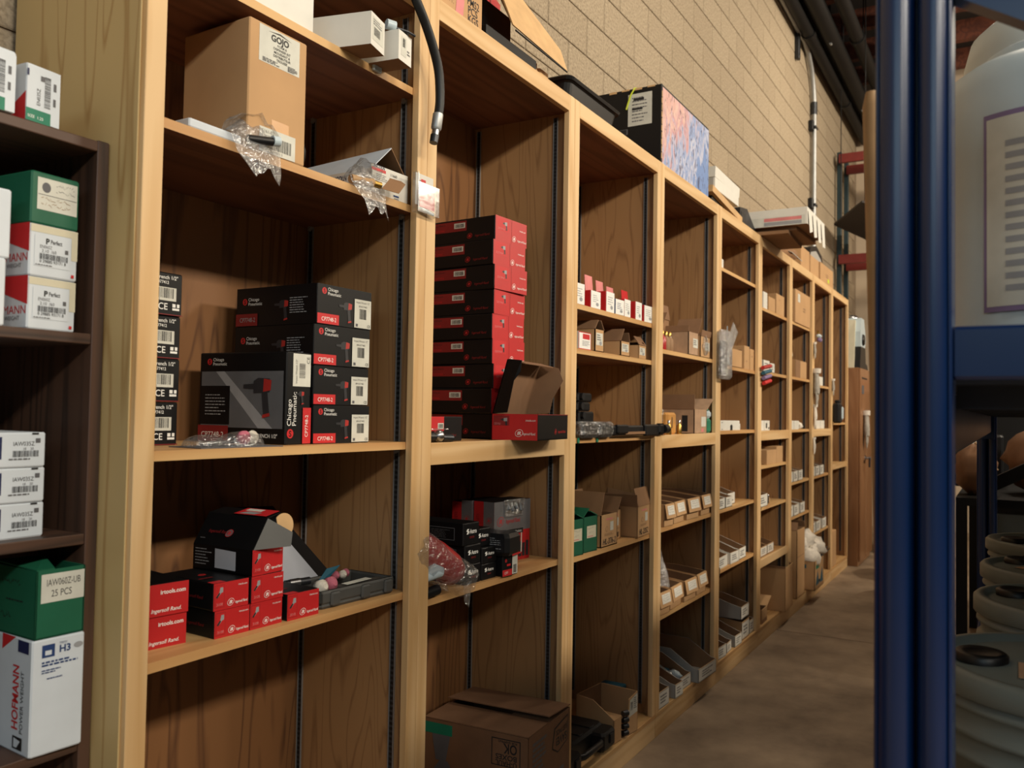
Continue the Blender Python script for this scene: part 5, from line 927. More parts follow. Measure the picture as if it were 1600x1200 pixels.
def bay7():
    t = plainbox('big_carton', 'big brown carton with a white sticker on the seventh bay high shelf', (6.12, .012, 2.022), 0, (.5, .3, .235), 'carton', lambda p: (p.rect(p.W*.15, p.H*.65, p.W*.3, p.H*.9, 'ink_sticker'), p.lines(p.W*.5, p.H*.4, p.W*.75, p.H*.55, 2, 'ink_tan', 3)))
    plainbox('mid_carton', 'orange brown carton beneath the big carton in the seventh bay', (6.18, .022, 1.638), 0, (.37, .2, .125), 'carton', lambda p: p.rect(0, 0, p.W*.42, p.H, 'carton_dark'))
    tag(part('paper_roll', None, lambda b: b.tube([(6.05, .1, 1.638+.1755), (6.4, .14, 1.638+.1755)], .05, 'ink_yellowed', 14)), 'cream paper roll lying over the orange brown carton', 'roll'); part('core', bpy.data.objects['paper_roll'], lambda b: b.tube([(6.035, .099, 1.8135), (6.05, .1, 1.8135)], .02, 'carton', 10))
    for k, x in enumerate((5.99, 6.16)): plainbox('white_shelf_carton', f'{("first", "second")[k]} white carton of the pair on the seventh bay middle shelf', (x, .024, 1.268), 0, (.15, .12, .062), 'white_card')
    tag(part('white_rag', None, lambda b: b.blob((6.42, .07, 1.268+.025), (.1, .05, .027), 'cloth_white', 12, 7, noise=.4, seed=6)), 'crumpled white rag beside the white carton pair', 'rag'); part('rag_fold', bpy.data.objects['white_rag'], lambda b: b.blob((6.36, .06, 1.268+.035), (.05, .04, .022), 'cloth_white', 10, 6, noise=.4, seed=9))
    Z = .902
    for k, (x, n) in enumerate(((5.985, 'first'), (6.14, 'second'), (6.3, 'third'))): parts_bin('seventh_white_bin', f'{n} white bin of the seventh bay upper bin shelf', (x, .024, Z), 0, (.14, .28, .1), 'white_card', 'carton_dark', hf=.072, seed=90+k)
    t = thing('foil_bag', 'shiny foil bag lying on the seventh bay white bins', 'bag', (6.08, .12, Z+.07)); part('foil', t, lambda b: b.blob((0, 0, .06), (.09, .07, .07), 'steel', 12, 8, noise=.45, seed=12)); part('tie', t, lambda b: b.tube([(0, 0, .125), (.0, 0, .15)], .012, 'steel', 8))
    Z = .662
    for k, (x, n) in enumerate(((5.985, 'first'), (6.16, 'second'), (6.37, 'third'))): parts_bin('seventh_low_bin', f'{n} white bin of the seventh bay lower bin shelf', (x, .024, Z), 0, (.15, .28, .1), 'white_card', 'carton_dark', hf=.075, seed=95+k)
    tag(part('leaning_flap', None, lambda b: b.sheet([(6.12, .16, Z+.09), (6.42, .2, Z+.06), (6.45, .26, Z+.24), (6.3, .26, Z+.25)], .006, 'carton')), 'brown cardboard flap leaning over the seventh bay lower bins', 'cardboard'); part('fold', bpy.data.objects['leaning_flap'], lambda b: b.sheet([(6.12, .16, Z+.09), (6.42, .2, Z+.06), (6.43, .1, Z+.05), (6.12, .1, Z+.08)], .005, 'carton'))
    plainbox('tall_carton', 'tall brown carton standing on the seventh bay bottom panel', (6.10, -.012, .10), 0, (.25, .3, .47), 'carton', lambda p: p.rect(0, p.H*.6, p.W*.9, p.H*.61, 'ink_tan'), (('L', .06, -30), ('R', .05, -25)))
    # fruit carton full of rags
    w, d, h = .33, .3, .21; t = open_box('fruit_carton', 'printed brown fruit carton heaped with white rags', 'box', (6.46, -.062, .10), 0, (w, d, h), 'carton', 'carton_in')
    pr('F', w, d, h, lambda p: (p.rect(p.W*.12, p.H*.7, p.W*.5, p.H*.85, 'ink_green'), p.poly([(p.W*.1, p.H*.15), (p.W*.5, p.H*.15), (p.W*.3, p.H*.65)], 'ink_teal'), p.poly([(p.W*.55, p.H*.15), (p.W*.92, p.H*.15), (p.W*.8, p.H*.7)], 'ink_teal'), p.ell(p.W*.5, p.H*.25, p.W*.1, p.H*.05, 'ink_black')), t, 'front_print'); pr('L', w, d, h, lambda p: (p.text(p.W*.2, p.H*.4, p.H*.25, 'N', 'ink_teal', bold=.06), p.text(p.W*.5, p.H*.1, p.H*.2, 'n', 'ink_teal', bold=.06), p.rect(p.W*.2, p.H*.75, p.W*.8, p.H*.88, 'ink_teal')), t, 'side_print')
    rnd = random.Random(5)
    for k in range(5):
        o = tag(part('white_rag', None, lambda b: b.blob((6.55+.1*(k % 3)-.03*(k//3), .0+.05*(k // 3)+.03*(k % 2), .325+.03*k), (.1, .085, .07), 'cloth_white', 12, 8, noise=.5, seed=30+k)), ('lowest white rag at the side of the heap in the fruit carton', 'second white rag up in the fruit carton heap', 'middle white rag of the fruit carton heap', 'fourth white rag up in the fruit carton heap', 'topmost white rag of the fruit carton heap')[k], 'rag', 'rags in the fruit carton')
    t = thing('wire_bundle', 'bundle of thin steel wires leaning out of the fruit carton', 'wire', (6.72, -.01, .16)); 
    for k in range(4): part('wire', t, lambda b: b.tube([(0, 0, 0), (.05+.02*k, -.01, .12), (.12+.05*k, -.03-.01*k, .24-.02*k)], .004, 'dark_steel', 6))
bay7()
def glove(name, label, loc, s, mat, seed, yaw=0, n=5):
    """work glove hanging by its cuff, fingers down"""
    t = thing(name, label, 'glove', loc, yaw); rnd = random.Random(seed); b = MB()
    b.tube([(0, 0, .16*s), (0, -.004, .12*s), (.004*s, -.006, .05*s), (.0, -.006, .0)], [.03*s, .032*s, .042*s, .036*s], mat, 10)
    for k in range(4):
        x = (-.03+.02*k)*s; L = (.075, .09, .085, .065)[k]*s
        b.tube([(x, -.006, .015*s), (x+rnd.uniform(-.01, .01)*s, -.01, -L*.5), (x+rnd.uniform(-.02, .02)*s, -.008, -L)], [.013*s, .0125*s, .007*s], mat, 8)
    b.tube([(.035*s, -.006, .06*s), (.055*s, -.01, .03*s), (.055*s, -.012, -.005*s)], [.014*s, .014*s, .008*s], mat, 8)
    b.v = [(x, y*.55, z) for x, y, z in b.v]; b.build('glove_body', t); part('cuff', t, lambda c: c.tube([(0, 0, .155*s), (0, 0, .19*s)], [.034*s, .036*s], 'cloth_white', 10)); return t
def bay89():
    glove('work_glove', 'pale work glove hanging highest on the eighth stile', (6.69, -.008, 1.84), .45, 'glove_grey', 1); glove('work_glove', 'long pale work glove hanging midway down the eighth stile', (6.70, -.02, 1.535), 1.0, 'glove_grey', 2)
    glove('work_glove', 'white work glove hanging on the eighth stile above its middle rail', (6.70, -.011, 1.34), .6, 'cloth_white', 3); glove('work_glove', 'white work glove hanging on the eighth stile below its middle rail', (6.685, -.008, 1.12), .45, 'cloth_white', 4)
    glove('work_glove', 'grey work glove hanging on the ninth stile', (7.46, -.009, 1.585), .5, 'glove_grey', 5)
    t = thing('spray_head', 'small white black and violet nozzle hung above the highest glove', 'nozzle', (6.78, -.02, 1.935)); part('cap', t, lambda b: b.rbox((-.04, -.02, .03), (.04, .015, .055), 'white_plastic', .01)); part('trigger', t, lambda b: b.rbox((-.03, -.02, 0), (.05, .01, .03), 'violet', .01)); part('neck', t, lambda b: b.tube([(0, 0, .05), (-.03, 0, .08)], .008, 'brass', 8))
    plainbox('white_shelf_carton', 'white carton on the eighth bay upper shelf', (6.9, .024, 1.611), 0, (.3, .14, .07), 'white_card'); tag(part('black_bottle', None, lambda b: b.lathe([(.02, 0), (.02, .03), (.01, .045)], (7.2, .05, 1.611), 'black_plastic', 10)), 'tiny black bottle on the eighth bay upper shelf', 'bottle'); part('cap', bpy.data.objects['black_bottle'], lambda b: b.lathe([(.008, .045), (.008, .06)], (7.2, .05, 1.611), 'dark_steel', 8))
    for k, x in enumerate((6.95, 7.12)): plainbox('white_shelf_carton', f'{("first", "second")[k]} white carton on the eighth bay middle rail', (x, .024, 1.266), 0, (.15, .12, .065), 'white_card')
    Z = .90
    for k, (x, n) in enumerate(((6.75, 'first'), (6.92, 'second'), (7.1, 'third'))): parts_bin('eighth_white_bin', f'{n} white bin of the eighth bay upper bin shelf', (x, .024, Z), 0, (.15, .28, .1), 'white_card', 'carton_dark', hf=.075, seed=110+k)
    t = thing('clear_sack', 'clear sack with a yellow tag on the eighth bay bins', 'bag', (6.86, .1, Z+.08)); part('film', t, lambda b: b.blob((0, 0, .06), (.11, .07, .07), 'bag_film', 12, 8, noise=.4, seed=3)); part('tag', t, lambda b: b.box((-.09, -.07, .0), (-.05, -.066, .07), 'yellow')); part('goods', t, lambda b: b.blob((0, 0, .05), (.08, .05, .05), 'white_plastic', 10, 7, noise=.4, seed=4))
    Z = .462
    for k, (x, n) in enumerate(((6.76, 'first'), (6.95, 'second'), (7.2, 'third'))): parts_bin('eighth_low_bin', f'{n} white bin of the eighth bay lower bin shelf', (x, .024, Z), 0, (.16, .28, .11), 'white_card', 'carton_dark', hf=.08, seed=115+k)
    t = thing('black_sprayer', 'black and white spray bottle hung on the ninth stile', 'bottle', (7.55, -.03, 1.31)); part('bottle_body', t, lambda b: b.rbox((-.06, -.03, 0), (.06, .03, .17), 'black_plastic', .015)); part('white_label', t, lambda b: b.rbox((.02, -.034, .03), (.11, -.0, .14), 'white_plastic', .012)); part('cap', t, lambda b: b.rbox((-.03, -.02, .17), (.03, .02, .195), 'black_plastic', .008))
    plainbox('tall_carton', 'tall narrow brown carton with a white paper label in the last bay', (7.50, .05, .40), 0, (.19, .2, .32), 'carton', lambda p: (p.rect(p.W*.1, p.H*.35, p.W*.7, p.H*.75, 'ink_sticker'), p.lines(p.W*.2, p.H*.4, p.W*.6, p.H*.7, 4, 'ink_mid', 3)))
    plainbox('tall_carton', 'plain brown carton on the bottom panel of the last bay', (7.47, .006, .10), 0, (.26, .28, .299), 'carton')
bay89()
# ------------------------------------------------------------------ things standing on top of the shelving
def on_top():
    Z = 2.4402
    w, d, h = .36, .3, .3; t = box('stencilled_carton', 'plain brown carton with stencilled shipping marks on top of the shelving', 'box', (1.665, .02, Z), 0, (w, d, h), 'carton')
    pr('F', w, d, h, lambda p: (p.text(p.W*.42, p.H*.1, p.H*.07, 'NR.WT:', 'ink_tan', bold=.01, fit=p.W*.18), p.text(p.W*.78, p.H*.2, p.H*.07, 'PMS2', 'ink_black', bold=.01, fit=p.W*.17), p.text(p.W*.79, p.H*.12, p.H*.07, 'PCS', 'ink_black', bold=.01, fit=p.W*.15), p.text(p.W*.79, p.H*.04, p.H*.07, 'KGS', 'ink_black', bold=.01, fit=p.W*.15), p.poly([(p.W*.62, p.H*.02), (p.W*.72, p.H*.0), (p.W*.74, p.H*.2), (p.W*.64, p.H*.24)], 'ink_pink')), t)
    t = thing('black_carton', 'black carton lying on top of the shelving under a leaning cardboard panel', 'box', (2.05, .02, Z)); part('carton_body', t, lambda b: b.rbox((0, 0, 0), (.3, .26, .045), 'black_card', .002)); part('inner_box', t, lambda b: b.rbox((.0, .05, .045), (.22, .25, .16), 'black_card', .002)); part('spacer', t, lambda b: b.box((.302, .02, 0), (.34, .2, .055), 'carton')); part('bubble_wrap', t, lambda b: b.rbox((.36, .02, 0), (.42, .2, .05), 'carton_edge', .004))
    tag(part('cardboard_panel', None, lambda b: b.sheet([(2.03, .0, Z+.2), (2.14, -.012, Z+.07), (2.50, -.012, Z+.058), (2.49, .01, Z+.13), (2.44, .1, Z+.24), (2.14, .16, Z+.42), (2.03, .08, Z+.42)], .004, 'carton_edge')), 'pale cardboard panel leaning over the black carton', 'cardboard'); part('panel_edge', bpy.data.objects['cardboard_panel'], lambda b: b.tube([(2.16, -.013, Z+.062), (2.50, -.013, Z+.057)], .003, 'ink_black', 6))
    t = thing('red_case', 'red plastic case behind the leaning cardboard panel', 'case', (2.3, .29, Z)); part('case_shell', t, lambda b: b.rbox((0, 0, 0), (.28, .12, .40), 'red_plastic', .02)); part('handle', t, lambda b: b.tube([(.05, .06, .4), (.06, .06, .43), (.2, .06, .43), (.21, .06, .4)], .01, 'red_plastic', 8)); part('seam', t, lambda b: b.box((.19, -.002, .02), (.196, .122, .39), 'ink_dimred'))
    # black plastic tray, tapered with a rolled rim
    t = thing('black_tub', 'black scuffed plastic tub with a rolled rim on top of the shelving', 'tub', (2.62, .035, Z))
    def tub(b):
        def ring(i, z, r=.03):
            x0, x1, y0, y1 = i, .45-i, i, .3-i; q = []
            for cx, cy, a0 in ((x1-r, y0+r, -pi/2), (x1-r, y1-r, 0), (x0+r, y1-r, pi/2), (x0+r, y0+r, pi)): q += [(cx+r*math.cos(a0+pi/2*k/4), cy+r*math.sin(a0+pi/2*k/4), z) for k in range(5)]
            return q
        rs = [ring(.03, 0), ring(.012, .085), ring(.008, .09), ring(0, .09), ring(-.004, .10), ring(.002, .106), ring(.012, .10), ring(.034, .006)]; n = 20; vs = sum(rs, [])
        b.add(vs, [(k*n+i, k*n+(i+1) % n, (k+1)*n+(i+1) % n, (k+1)*n+i) for k in range(len(rs)-1) for i in range(n)]+[tuple(range(n-1, -1, -1)), tuple(range(7*n, 8*n))], 'black_plastic', False)
    part('tub_body', t, tub)
    # black carton with artwork side
    w, d, h = .66, .31, .345; t = box('artwork_carton', 'large worn black carton with pink and blue scribbled artwork on its front', 'box', (3.435, .005, Z), 0, (w, d, h), 'black_card')
    pr('F', w, d, h, lambda p: (p.rect(.012, .0, p.W, p.H*.97, 'marker_print'), p.rect(0, 0, .012, p.H, 'black_card')), t, 'artwork'); part('worn_edge', t, lambda b: [b.box((.0+.001*(k % 2), -.0022, .02+.03*k), (.006, .0, .045+.03*k), 'carton_edge') for k in range(10)]+[b.box((-.0015, .03+.06*k, h-.006-.003*(k % 2)), (0, .065+.06*k, h+.0008), 'carton_edge') for k in range(4)])['kind'] = 'stuff'
    def sl(p):
        w, h = p.W, p.H; p.rect(w*.5, h*.52, w*.86, h*.93, 'ink_sticker'); p.lines(w*.56, h*.56, w*.8, h*.9, 8, 'ink_dim', 4, .35); p.rect(w*.58, h*.84, w*.74, h*.87, 'ink_black'); p.rect(w*.56, h*.72, w*.72, h*.745, 'ink_black'); p.rect(w*.1, h*.42, w*.5, h*.49, 'ink_dim'); p.rect(w*.12, h*.425, w*.48, h*.485, 'ink_black')
    pr('L', w, d, h, sl, t, 'shipping_label'); part('yellow_strap', t, lambda b: b.tube([(-.006, d*.52, h-.09), (-.004, d*.46, h-.03), (-.003, d*.4, h), (.02, d*.36, h+.004), (.1, d*.34, h+.003)], .004, 'yellow', 8))
    # white lidded carton over tan and grey pieces
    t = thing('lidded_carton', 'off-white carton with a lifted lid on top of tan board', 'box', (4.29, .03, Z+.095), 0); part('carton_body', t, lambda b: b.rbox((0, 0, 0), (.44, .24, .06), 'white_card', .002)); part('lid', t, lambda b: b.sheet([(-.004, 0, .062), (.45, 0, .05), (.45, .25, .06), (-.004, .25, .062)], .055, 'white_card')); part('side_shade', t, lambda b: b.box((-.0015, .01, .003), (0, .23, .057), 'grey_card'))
    t = thing('tan_board', 'tan foam board under the off-white lidded carton', 'board', (4.19, .012, Z)); part('board', t, lambda b: b.sheet([(0, 0, .055), (.55, 0, .0), (.55, .26, .0), (0, .26, .055)], .035, 'carton_edge')); part('dark_case', t, lambda b: b.prism([(.02, 0), (.5, 0), (.3, .03), (.06, .05)], 'y', .02, .25, 'black_plastic'))
    t = thing('grey_machine_cover', 'grey angular plastic cover between tan board and long cartons', 'cover', (4.76, .03, Z+.0)); part('cover_shell', t, lambda b: b.prism([(0, 0), (.36, 0), (.36, .02), (.15, .12), (.0, .10)], 'y', 0, .22, 'dark_steel')); part('vent', t, lambda b: b.box((.02, -.002, .02), (.12, .0, .08), 'black_plastic')); part('red_sheet', t, lambda b: b.sheet([(.22, .1, .09), (.42, .1, .01), (.42, .22, .02), (.22, .22, .1)], .004, 'ink_pink'))
    # long white cartons overhanging
    t = thing('overhanging_carton', 'long white carton with hanging paper tags overhanging the shelving front', 'box', (5.09, -.27, Z+.043), 0)
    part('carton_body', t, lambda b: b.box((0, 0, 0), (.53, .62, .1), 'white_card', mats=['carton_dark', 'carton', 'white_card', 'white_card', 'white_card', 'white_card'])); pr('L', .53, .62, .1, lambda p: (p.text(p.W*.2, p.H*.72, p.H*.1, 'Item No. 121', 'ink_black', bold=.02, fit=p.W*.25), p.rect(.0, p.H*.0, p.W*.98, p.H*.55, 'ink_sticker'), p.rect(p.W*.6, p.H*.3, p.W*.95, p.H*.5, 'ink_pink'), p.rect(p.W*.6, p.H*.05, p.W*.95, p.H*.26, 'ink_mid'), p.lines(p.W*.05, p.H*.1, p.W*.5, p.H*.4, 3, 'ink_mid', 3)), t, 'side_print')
    for k in range(4): part('paper_tag', t, lambda b: b.sheet([(.01+.13*k, -.004, .08), (.11+.13*k, -.004, .07), (.11+.13*k, -.01, -.03-.01*k), (.03+.13*k, -.01, -.05-.005*k)][::-1], .001, 'white_card'))
    for k in range(2): plainbox('under_carton', f'{("lower", "upper")[k]} flat brown carton under the overhanging white carton', (5.11+.03*k, -.16-.04*k, Z+.0215*k), (3, -2)[k], (.5, .5, .021), 'carton_dark')
    t = thing('wrapped_parcel', 'crumpled brown paper parcel on top beyond the overhanging carton', 'parcel', (5.9, .03, Z)); part('wrapping', t, lambda b: b.blob((.2, .12, .06), (.22, .13, .062), 'carton_dark', 14, 8, noise=.3, seed=3)); part('torn_paper', t, lambda b: b.sheet([(.1, -.02, .05), (.42, -.02, .04), (.4, .1, .12), (.15, .1, .12)], .004, 'white_card'))
    plainbox('top_carton', 'brown carton on top beside the wrapped parcel', (6.38, .03, Z), 0, (.3, .28, .17), 'carton'); plainbox('top_carton', 'large brown carton with yellow mark on top near the far end', (7.06, .02, Z), 0, (.55, .28, .16), 'carton', lambda p: (p.lines(p.W*.4, p.H*.4, p.W*.7, p.H*.6, 2, 'ink_tan', 3), p.rect(p.W*.55, p.H*.2, p.W*.68, p.H*.4, 'yellow')))
    t = thing('black_hood', 'black curved plastic hood lying on the far top carton', 'hood', (6.8, .06, Z+.1602)); part('shell', t, lambda b: b.prism([(0, 0), (.03, 0), (.1, .06), (.3, .1), (.5, .06), (.56, 0), (.6, 0), (.52, .09), (.3, .135), (.08, .09)], 'y', 0, .2, 'black_plastic')); part('visor', t, lambda b: b.prism([(.03, 0), (.56, 0), (.5, .055), (.3, .095), (.1, .055)], 'y', .002, .19, 'grey_card'))
    plainbox('top_carton', 'brown carton at the far end of the shelving top under the black hood', (6.72, .03, Z), 0, (.32, .26, .16), 'carton')
on_top()
# ------------------------------------------------------------------ blue pallet rack on the other side of the aisle
def rack():
    def frame(label, x, zt=2.6):
        t = thing('rack_upright_frame', label, 'rack', (x, 0, 0))
        for y0, y1 in ((-1.232, -1.15), (-2.28, -2.2)):
            def post(b):
                # open roll-formed column: front web, two sides, lips and a centre groove
                b.rbox((.05, y0, 0), (.056, y1, zt), 'blue_paint', .002)
                for y in (y0, y1-.005): b.rbox((0, y, 0), (.075, y+.005, zt), 'blue_paint', .002)
                b.rbox((.07, y0, 0), (.075, y0+.022, zt), 'blue_paint', .002); b.rbox((.07, y1-.022, 0), (.075, y1, zt), 'blue_paint', .002)
                b.tube([(.012, y1-.022, .004), (.012, y1-.022, zt-.01)], .021, 'blue_paint', 20); b.tube([(.006, y0+.02, .004), (.006, y0+.02, zt-.01)], .016, 'blue_paint', 16)
            part('post', t, post)
            part('foot_plate', t, lambda b: b.box((-.02, y0-.02, 0), (.095, y1+.02, .006), 'blue_paint'))
        for z in (.35, 1.405, 2.35): part('cross_brace', t, lambda b: b.rbox((.02, -2.2, z), (.055, -1.23, z+.062), 'blue_paint', .004))
        for za, zb in ((1.94, 1.31), (2.6, 1.96)):
            part('diagonal_brace', t, lambda b: b.prism([(-1.225, za), (-1.225, za-.075), (-2.2, zb-.075), (-2.2, zb)], 'x', .022, .052, 'blue_paint'))
        return t
    frame('blue pallet rack upright frame standing at the aisle corner', 1.092); frame('dark blue pallet rack upright frame behind the grey pails', 4.56)
    for y, n in ((-1.19, 'aisle side'), (-2.24, 'rear')):
        for z in (1.40, .52):
            t = thing('rack_crossbar', f'{n} blue rack crossbar carrying the {"upper" if z > 1 else "lower"} rack deck', 'rack', (1.17, y, z)); part('bar', t, lambda b: (b.rbox((0, -.02, -.1), (3.385, .02, .0), 'blue_paint', .004), b.rbox((0, -.02, 0), (3.385, .0, .02), 'blue_paint', .004)))
            for x in (0, 3.345): part('connector', t, lambda b: b.rbox((x, -.035, -.13), (x+.04, .03, .05), 'blue_paint', .003))
    for z, n in ((1.402, 'upper'), (.522, 'lower')):
        t = thing('rack_deck', f'ribbed steel {n} deck of the blue pallet rack', 'deck', (1.18, 0, z))
        for k in range(9): part('deck_plank', t, lambda b: (b.box((.02+.372*k, -2.22, 0), (.38+.372*k, -1.21, .018), 'dark_steel'), [b.box((.06+.372*k+.1*q, -2.2, -.03), (.075+.372*k+.1*q, -1.23, 0), 'dark_steel') for q in range(3)]))
    # white drums on the upper deck
    def drum(label, x, y, r, h, lab):
        z = 1.42; t = thing('white_drum', label, 'drum', (x, y, z)); part('drum_body', t, lambda b: b.lathe([(r*.96, 0), (r, .01), (r, .04), (r*.985, .05), (r*.985, h*.7), (r, h*.72), (r, h*.9), (r*.93, h*.97), (r*.8, h)], (0, 0, 0), 'white_plastic', 40)); part('lid', t, lambda b: b.lathe([(r*.6, h-.004), (r*.6, h+.025), (r*.55, h+.03)], (0, 0, 0), 'white_plastic', 32))
        if lab:
            b = MB(); n = 14
            def arc(a0, a1, z0, z1, m, off):
                vs = []
                for k in range(n+1):
                    a = a0+(a1-a0)*k/n; vs += [((r+off)*math.cos(a), (r+off)*math.sin(a), z0), ((r+off)*math.cos(a), (r+off)*math.sin(a), z1)]
                b.add(vs, [(2*k, 2*k+2, 2*k+3, 2*k+1) for k in range(n)], m, True)
            a0, a1 = pi+.75, pi-.62
            arc(a0+.0, a1, .1, .4, 'violet', .0012); arc(a0-.035, a1+.03, .108, .392, 'ink_sticker', .0016)
            for k in range(13): arc(a0-.16-.05*(k % 3), a1+.2, .13+.018*k, .139+.018*k, 'ink_mid', .002)
            b.build('label', t)
    drum('white plastic drum with a violet framed label on the blue rack', 1.6, -1.352, .165, .5, True); drum('tall plain white drum behind the labelled drum', 2.12, -1.40, .2, .78, False); drum('plain white drum in the middle of the blue rack', 2.75, -1.45, .2, .6, False)
    drum('plain white drum nearest the dark rack frame', 3.5, -1.45, .2, .6, False)
    # pails on the lower deck
    for k, (x, y) in enumerate(((1.70, -1.38), (2.30, -1.43), (2.80, -1.43), (3.40, -1.43))):
        r, h = .212, .415; t = thing('grey_pail', ('grey ribbed pail with a black cap at the rack corner', 'second grey pail with brown paper label on its lid', 'third grey pail along the lower rack deck', 'last grey pail before the dark rack frame')[k], 'pail', (x, y, .54), (0, -25, -40, 10)[k])
        part('pail_body', t, lambda b: b.lathe([(r*.84, 0), (r*.86, .01), (r*.95, h*.66), (r*1.0, h*.67), (r*1.0, h*.69), (r*.95, h*.70), (r*.955, h*.755), (r*1.0, h*.76), (r*1.0, h*.78), (r*.955, h*.79), (r*.96, h*.85), (r*1.0, h*.86), (r*1.0, h*.875), (r*.965, h*.885), (r*.97, h*.93)], (0, 0, 0), 'pail_grey', 36))
        part('lid', t, lambda b: b.lathe([(r*.99, h*.9), (r*1.03, h*.91), (r*1.03, h*.985), (r*1.0, h), (r*.93, h), (r*.9, h*.975), (r*.86, h*.975), (r*.5, h*.985), (.001, h*.985)], (0, 0, 0), 'pail_grey', 36))
        part('cap', t, lambda b: b.lathe([(.042, h*.98), (.042, h*1.01), (.036, h*1.02), (.026, h*1.012), (.001, h*1.01)], (-.02, .135, 0), 'black_plastic', 20))
        part('lid_label', t, lambda b: b.box((-.11, -.02, h*.986), (-.01, .08, h*.988), 'kraft_pad'))
    # further goods by the dark frame
    def bundle(label, c, r, seed):
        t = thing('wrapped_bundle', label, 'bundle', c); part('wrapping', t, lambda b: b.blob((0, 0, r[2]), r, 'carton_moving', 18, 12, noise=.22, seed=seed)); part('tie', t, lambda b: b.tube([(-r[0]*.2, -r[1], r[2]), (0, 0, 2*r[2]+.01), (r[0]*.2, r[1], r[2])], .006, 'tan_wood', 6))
    t = thing('back_rack', 'dark low rack carrying wrapped bundles beyond the pails', 'rack', (4.8, 0, 0))
    part('deck', t, lambda b: b.box((0, -2.4, .93), (1.6, -1.05, .97), 'black_paint'));
    for x in (0, 1.55):
        for y in (-1.1, -2.4): part('leg', t, lambda b: b.box((x, y, 0), (x+.05, y+.05, .93), 'black_paint'))
    part('side_panel', t, lambda b: b.box((.02, -2.38, .5), (.05, -1.22, .9), 'pail_grey')); part('slope_bar', t, lambda b: b.prism([(-1.2, 1.0), (-1.2, 1.07), (-2.4, 1.75), (-2.4, 1.66)], 'x', -.02, .03, 'black_paint'))
    bundle('brown wrapped bundle on the low rack edge', (5.05, -1.13, .97), (.14, .1, .13), 4); bundle('larger brown wrapped bundle on the dark low rack', (5.3, -1.5, .97), (.25, .25, .18), 5)
    t = thing('paper_stack', 'stack of papers and black trays beyond the low rack', 'papers', (5.6, -1.1, .97)); part('tray', t, lambda b: b.rbox((0, -.15, 0), (.3, .1, .3), 'black_plastic', .01))
    for k in range(4): part('paper', t, lambda b: b.box((-.012, -.12+.03*k, .1+.05*k), (-.004, .02+.02*k, .12+.05*k), 'ink_sticker'))
    t = thing('dark_backdrop', 'tall dark storage crate closing the rack row behind the wrapped bundles', 'crate', (6.5, -2.9, 0)); part('backdrop_body', t, lambda b: b.rbox((0, 0, 0), (.8, 1.78, 1.9), 'dark_wall', .01))  # put in to hide the bright end wall and keep this depth dark
    for q in range(4): part('backdrop_board', t, lambda b: b.box((-.02, .02, .1+.45*q), (0, 1.76, .5+.45*q), 'black_paint'))
    # wooden handle leaning behind the corner post
    t = thing('broom', 'tan wooden broom leaning behind the blue corner post', 'broom', (1.34, -1.160, 0)); part('handle', t, lambda b: b.tube([(0, 0, .05), (-.06, .038, 1.8), (-.061, .039, 1.82)], [.013, .013, .008], 'tan_wood', 12)); part('brush', t, lambda b: b.rbox((-.1, -.02, 0), (.1, .02, .06), 'black_plastic', .008))
    for k, (x, y, n) in enumerate(((8.05, -.43, 'tan canvas bundle on the floor beyond the brown cabinet'), (7.1, -.60, 'tan canvas bundle on the floor before the fruit carton'))):
        t = thing('canvas_bundle', n, 'bundle', (x, y, 0)); part('cloth', t, lambda b: b.blob((0, 0, .13), (.3, .13, .13), 'canvas', 16, 10, noise=.2, seed=k+2)); part('rope', t, lambda b: b.tube([(-.1, .135, .1), (-.1, .06, .26), (-.1, -.08, .25)], .012, 'tan_wood', 8))
rack()
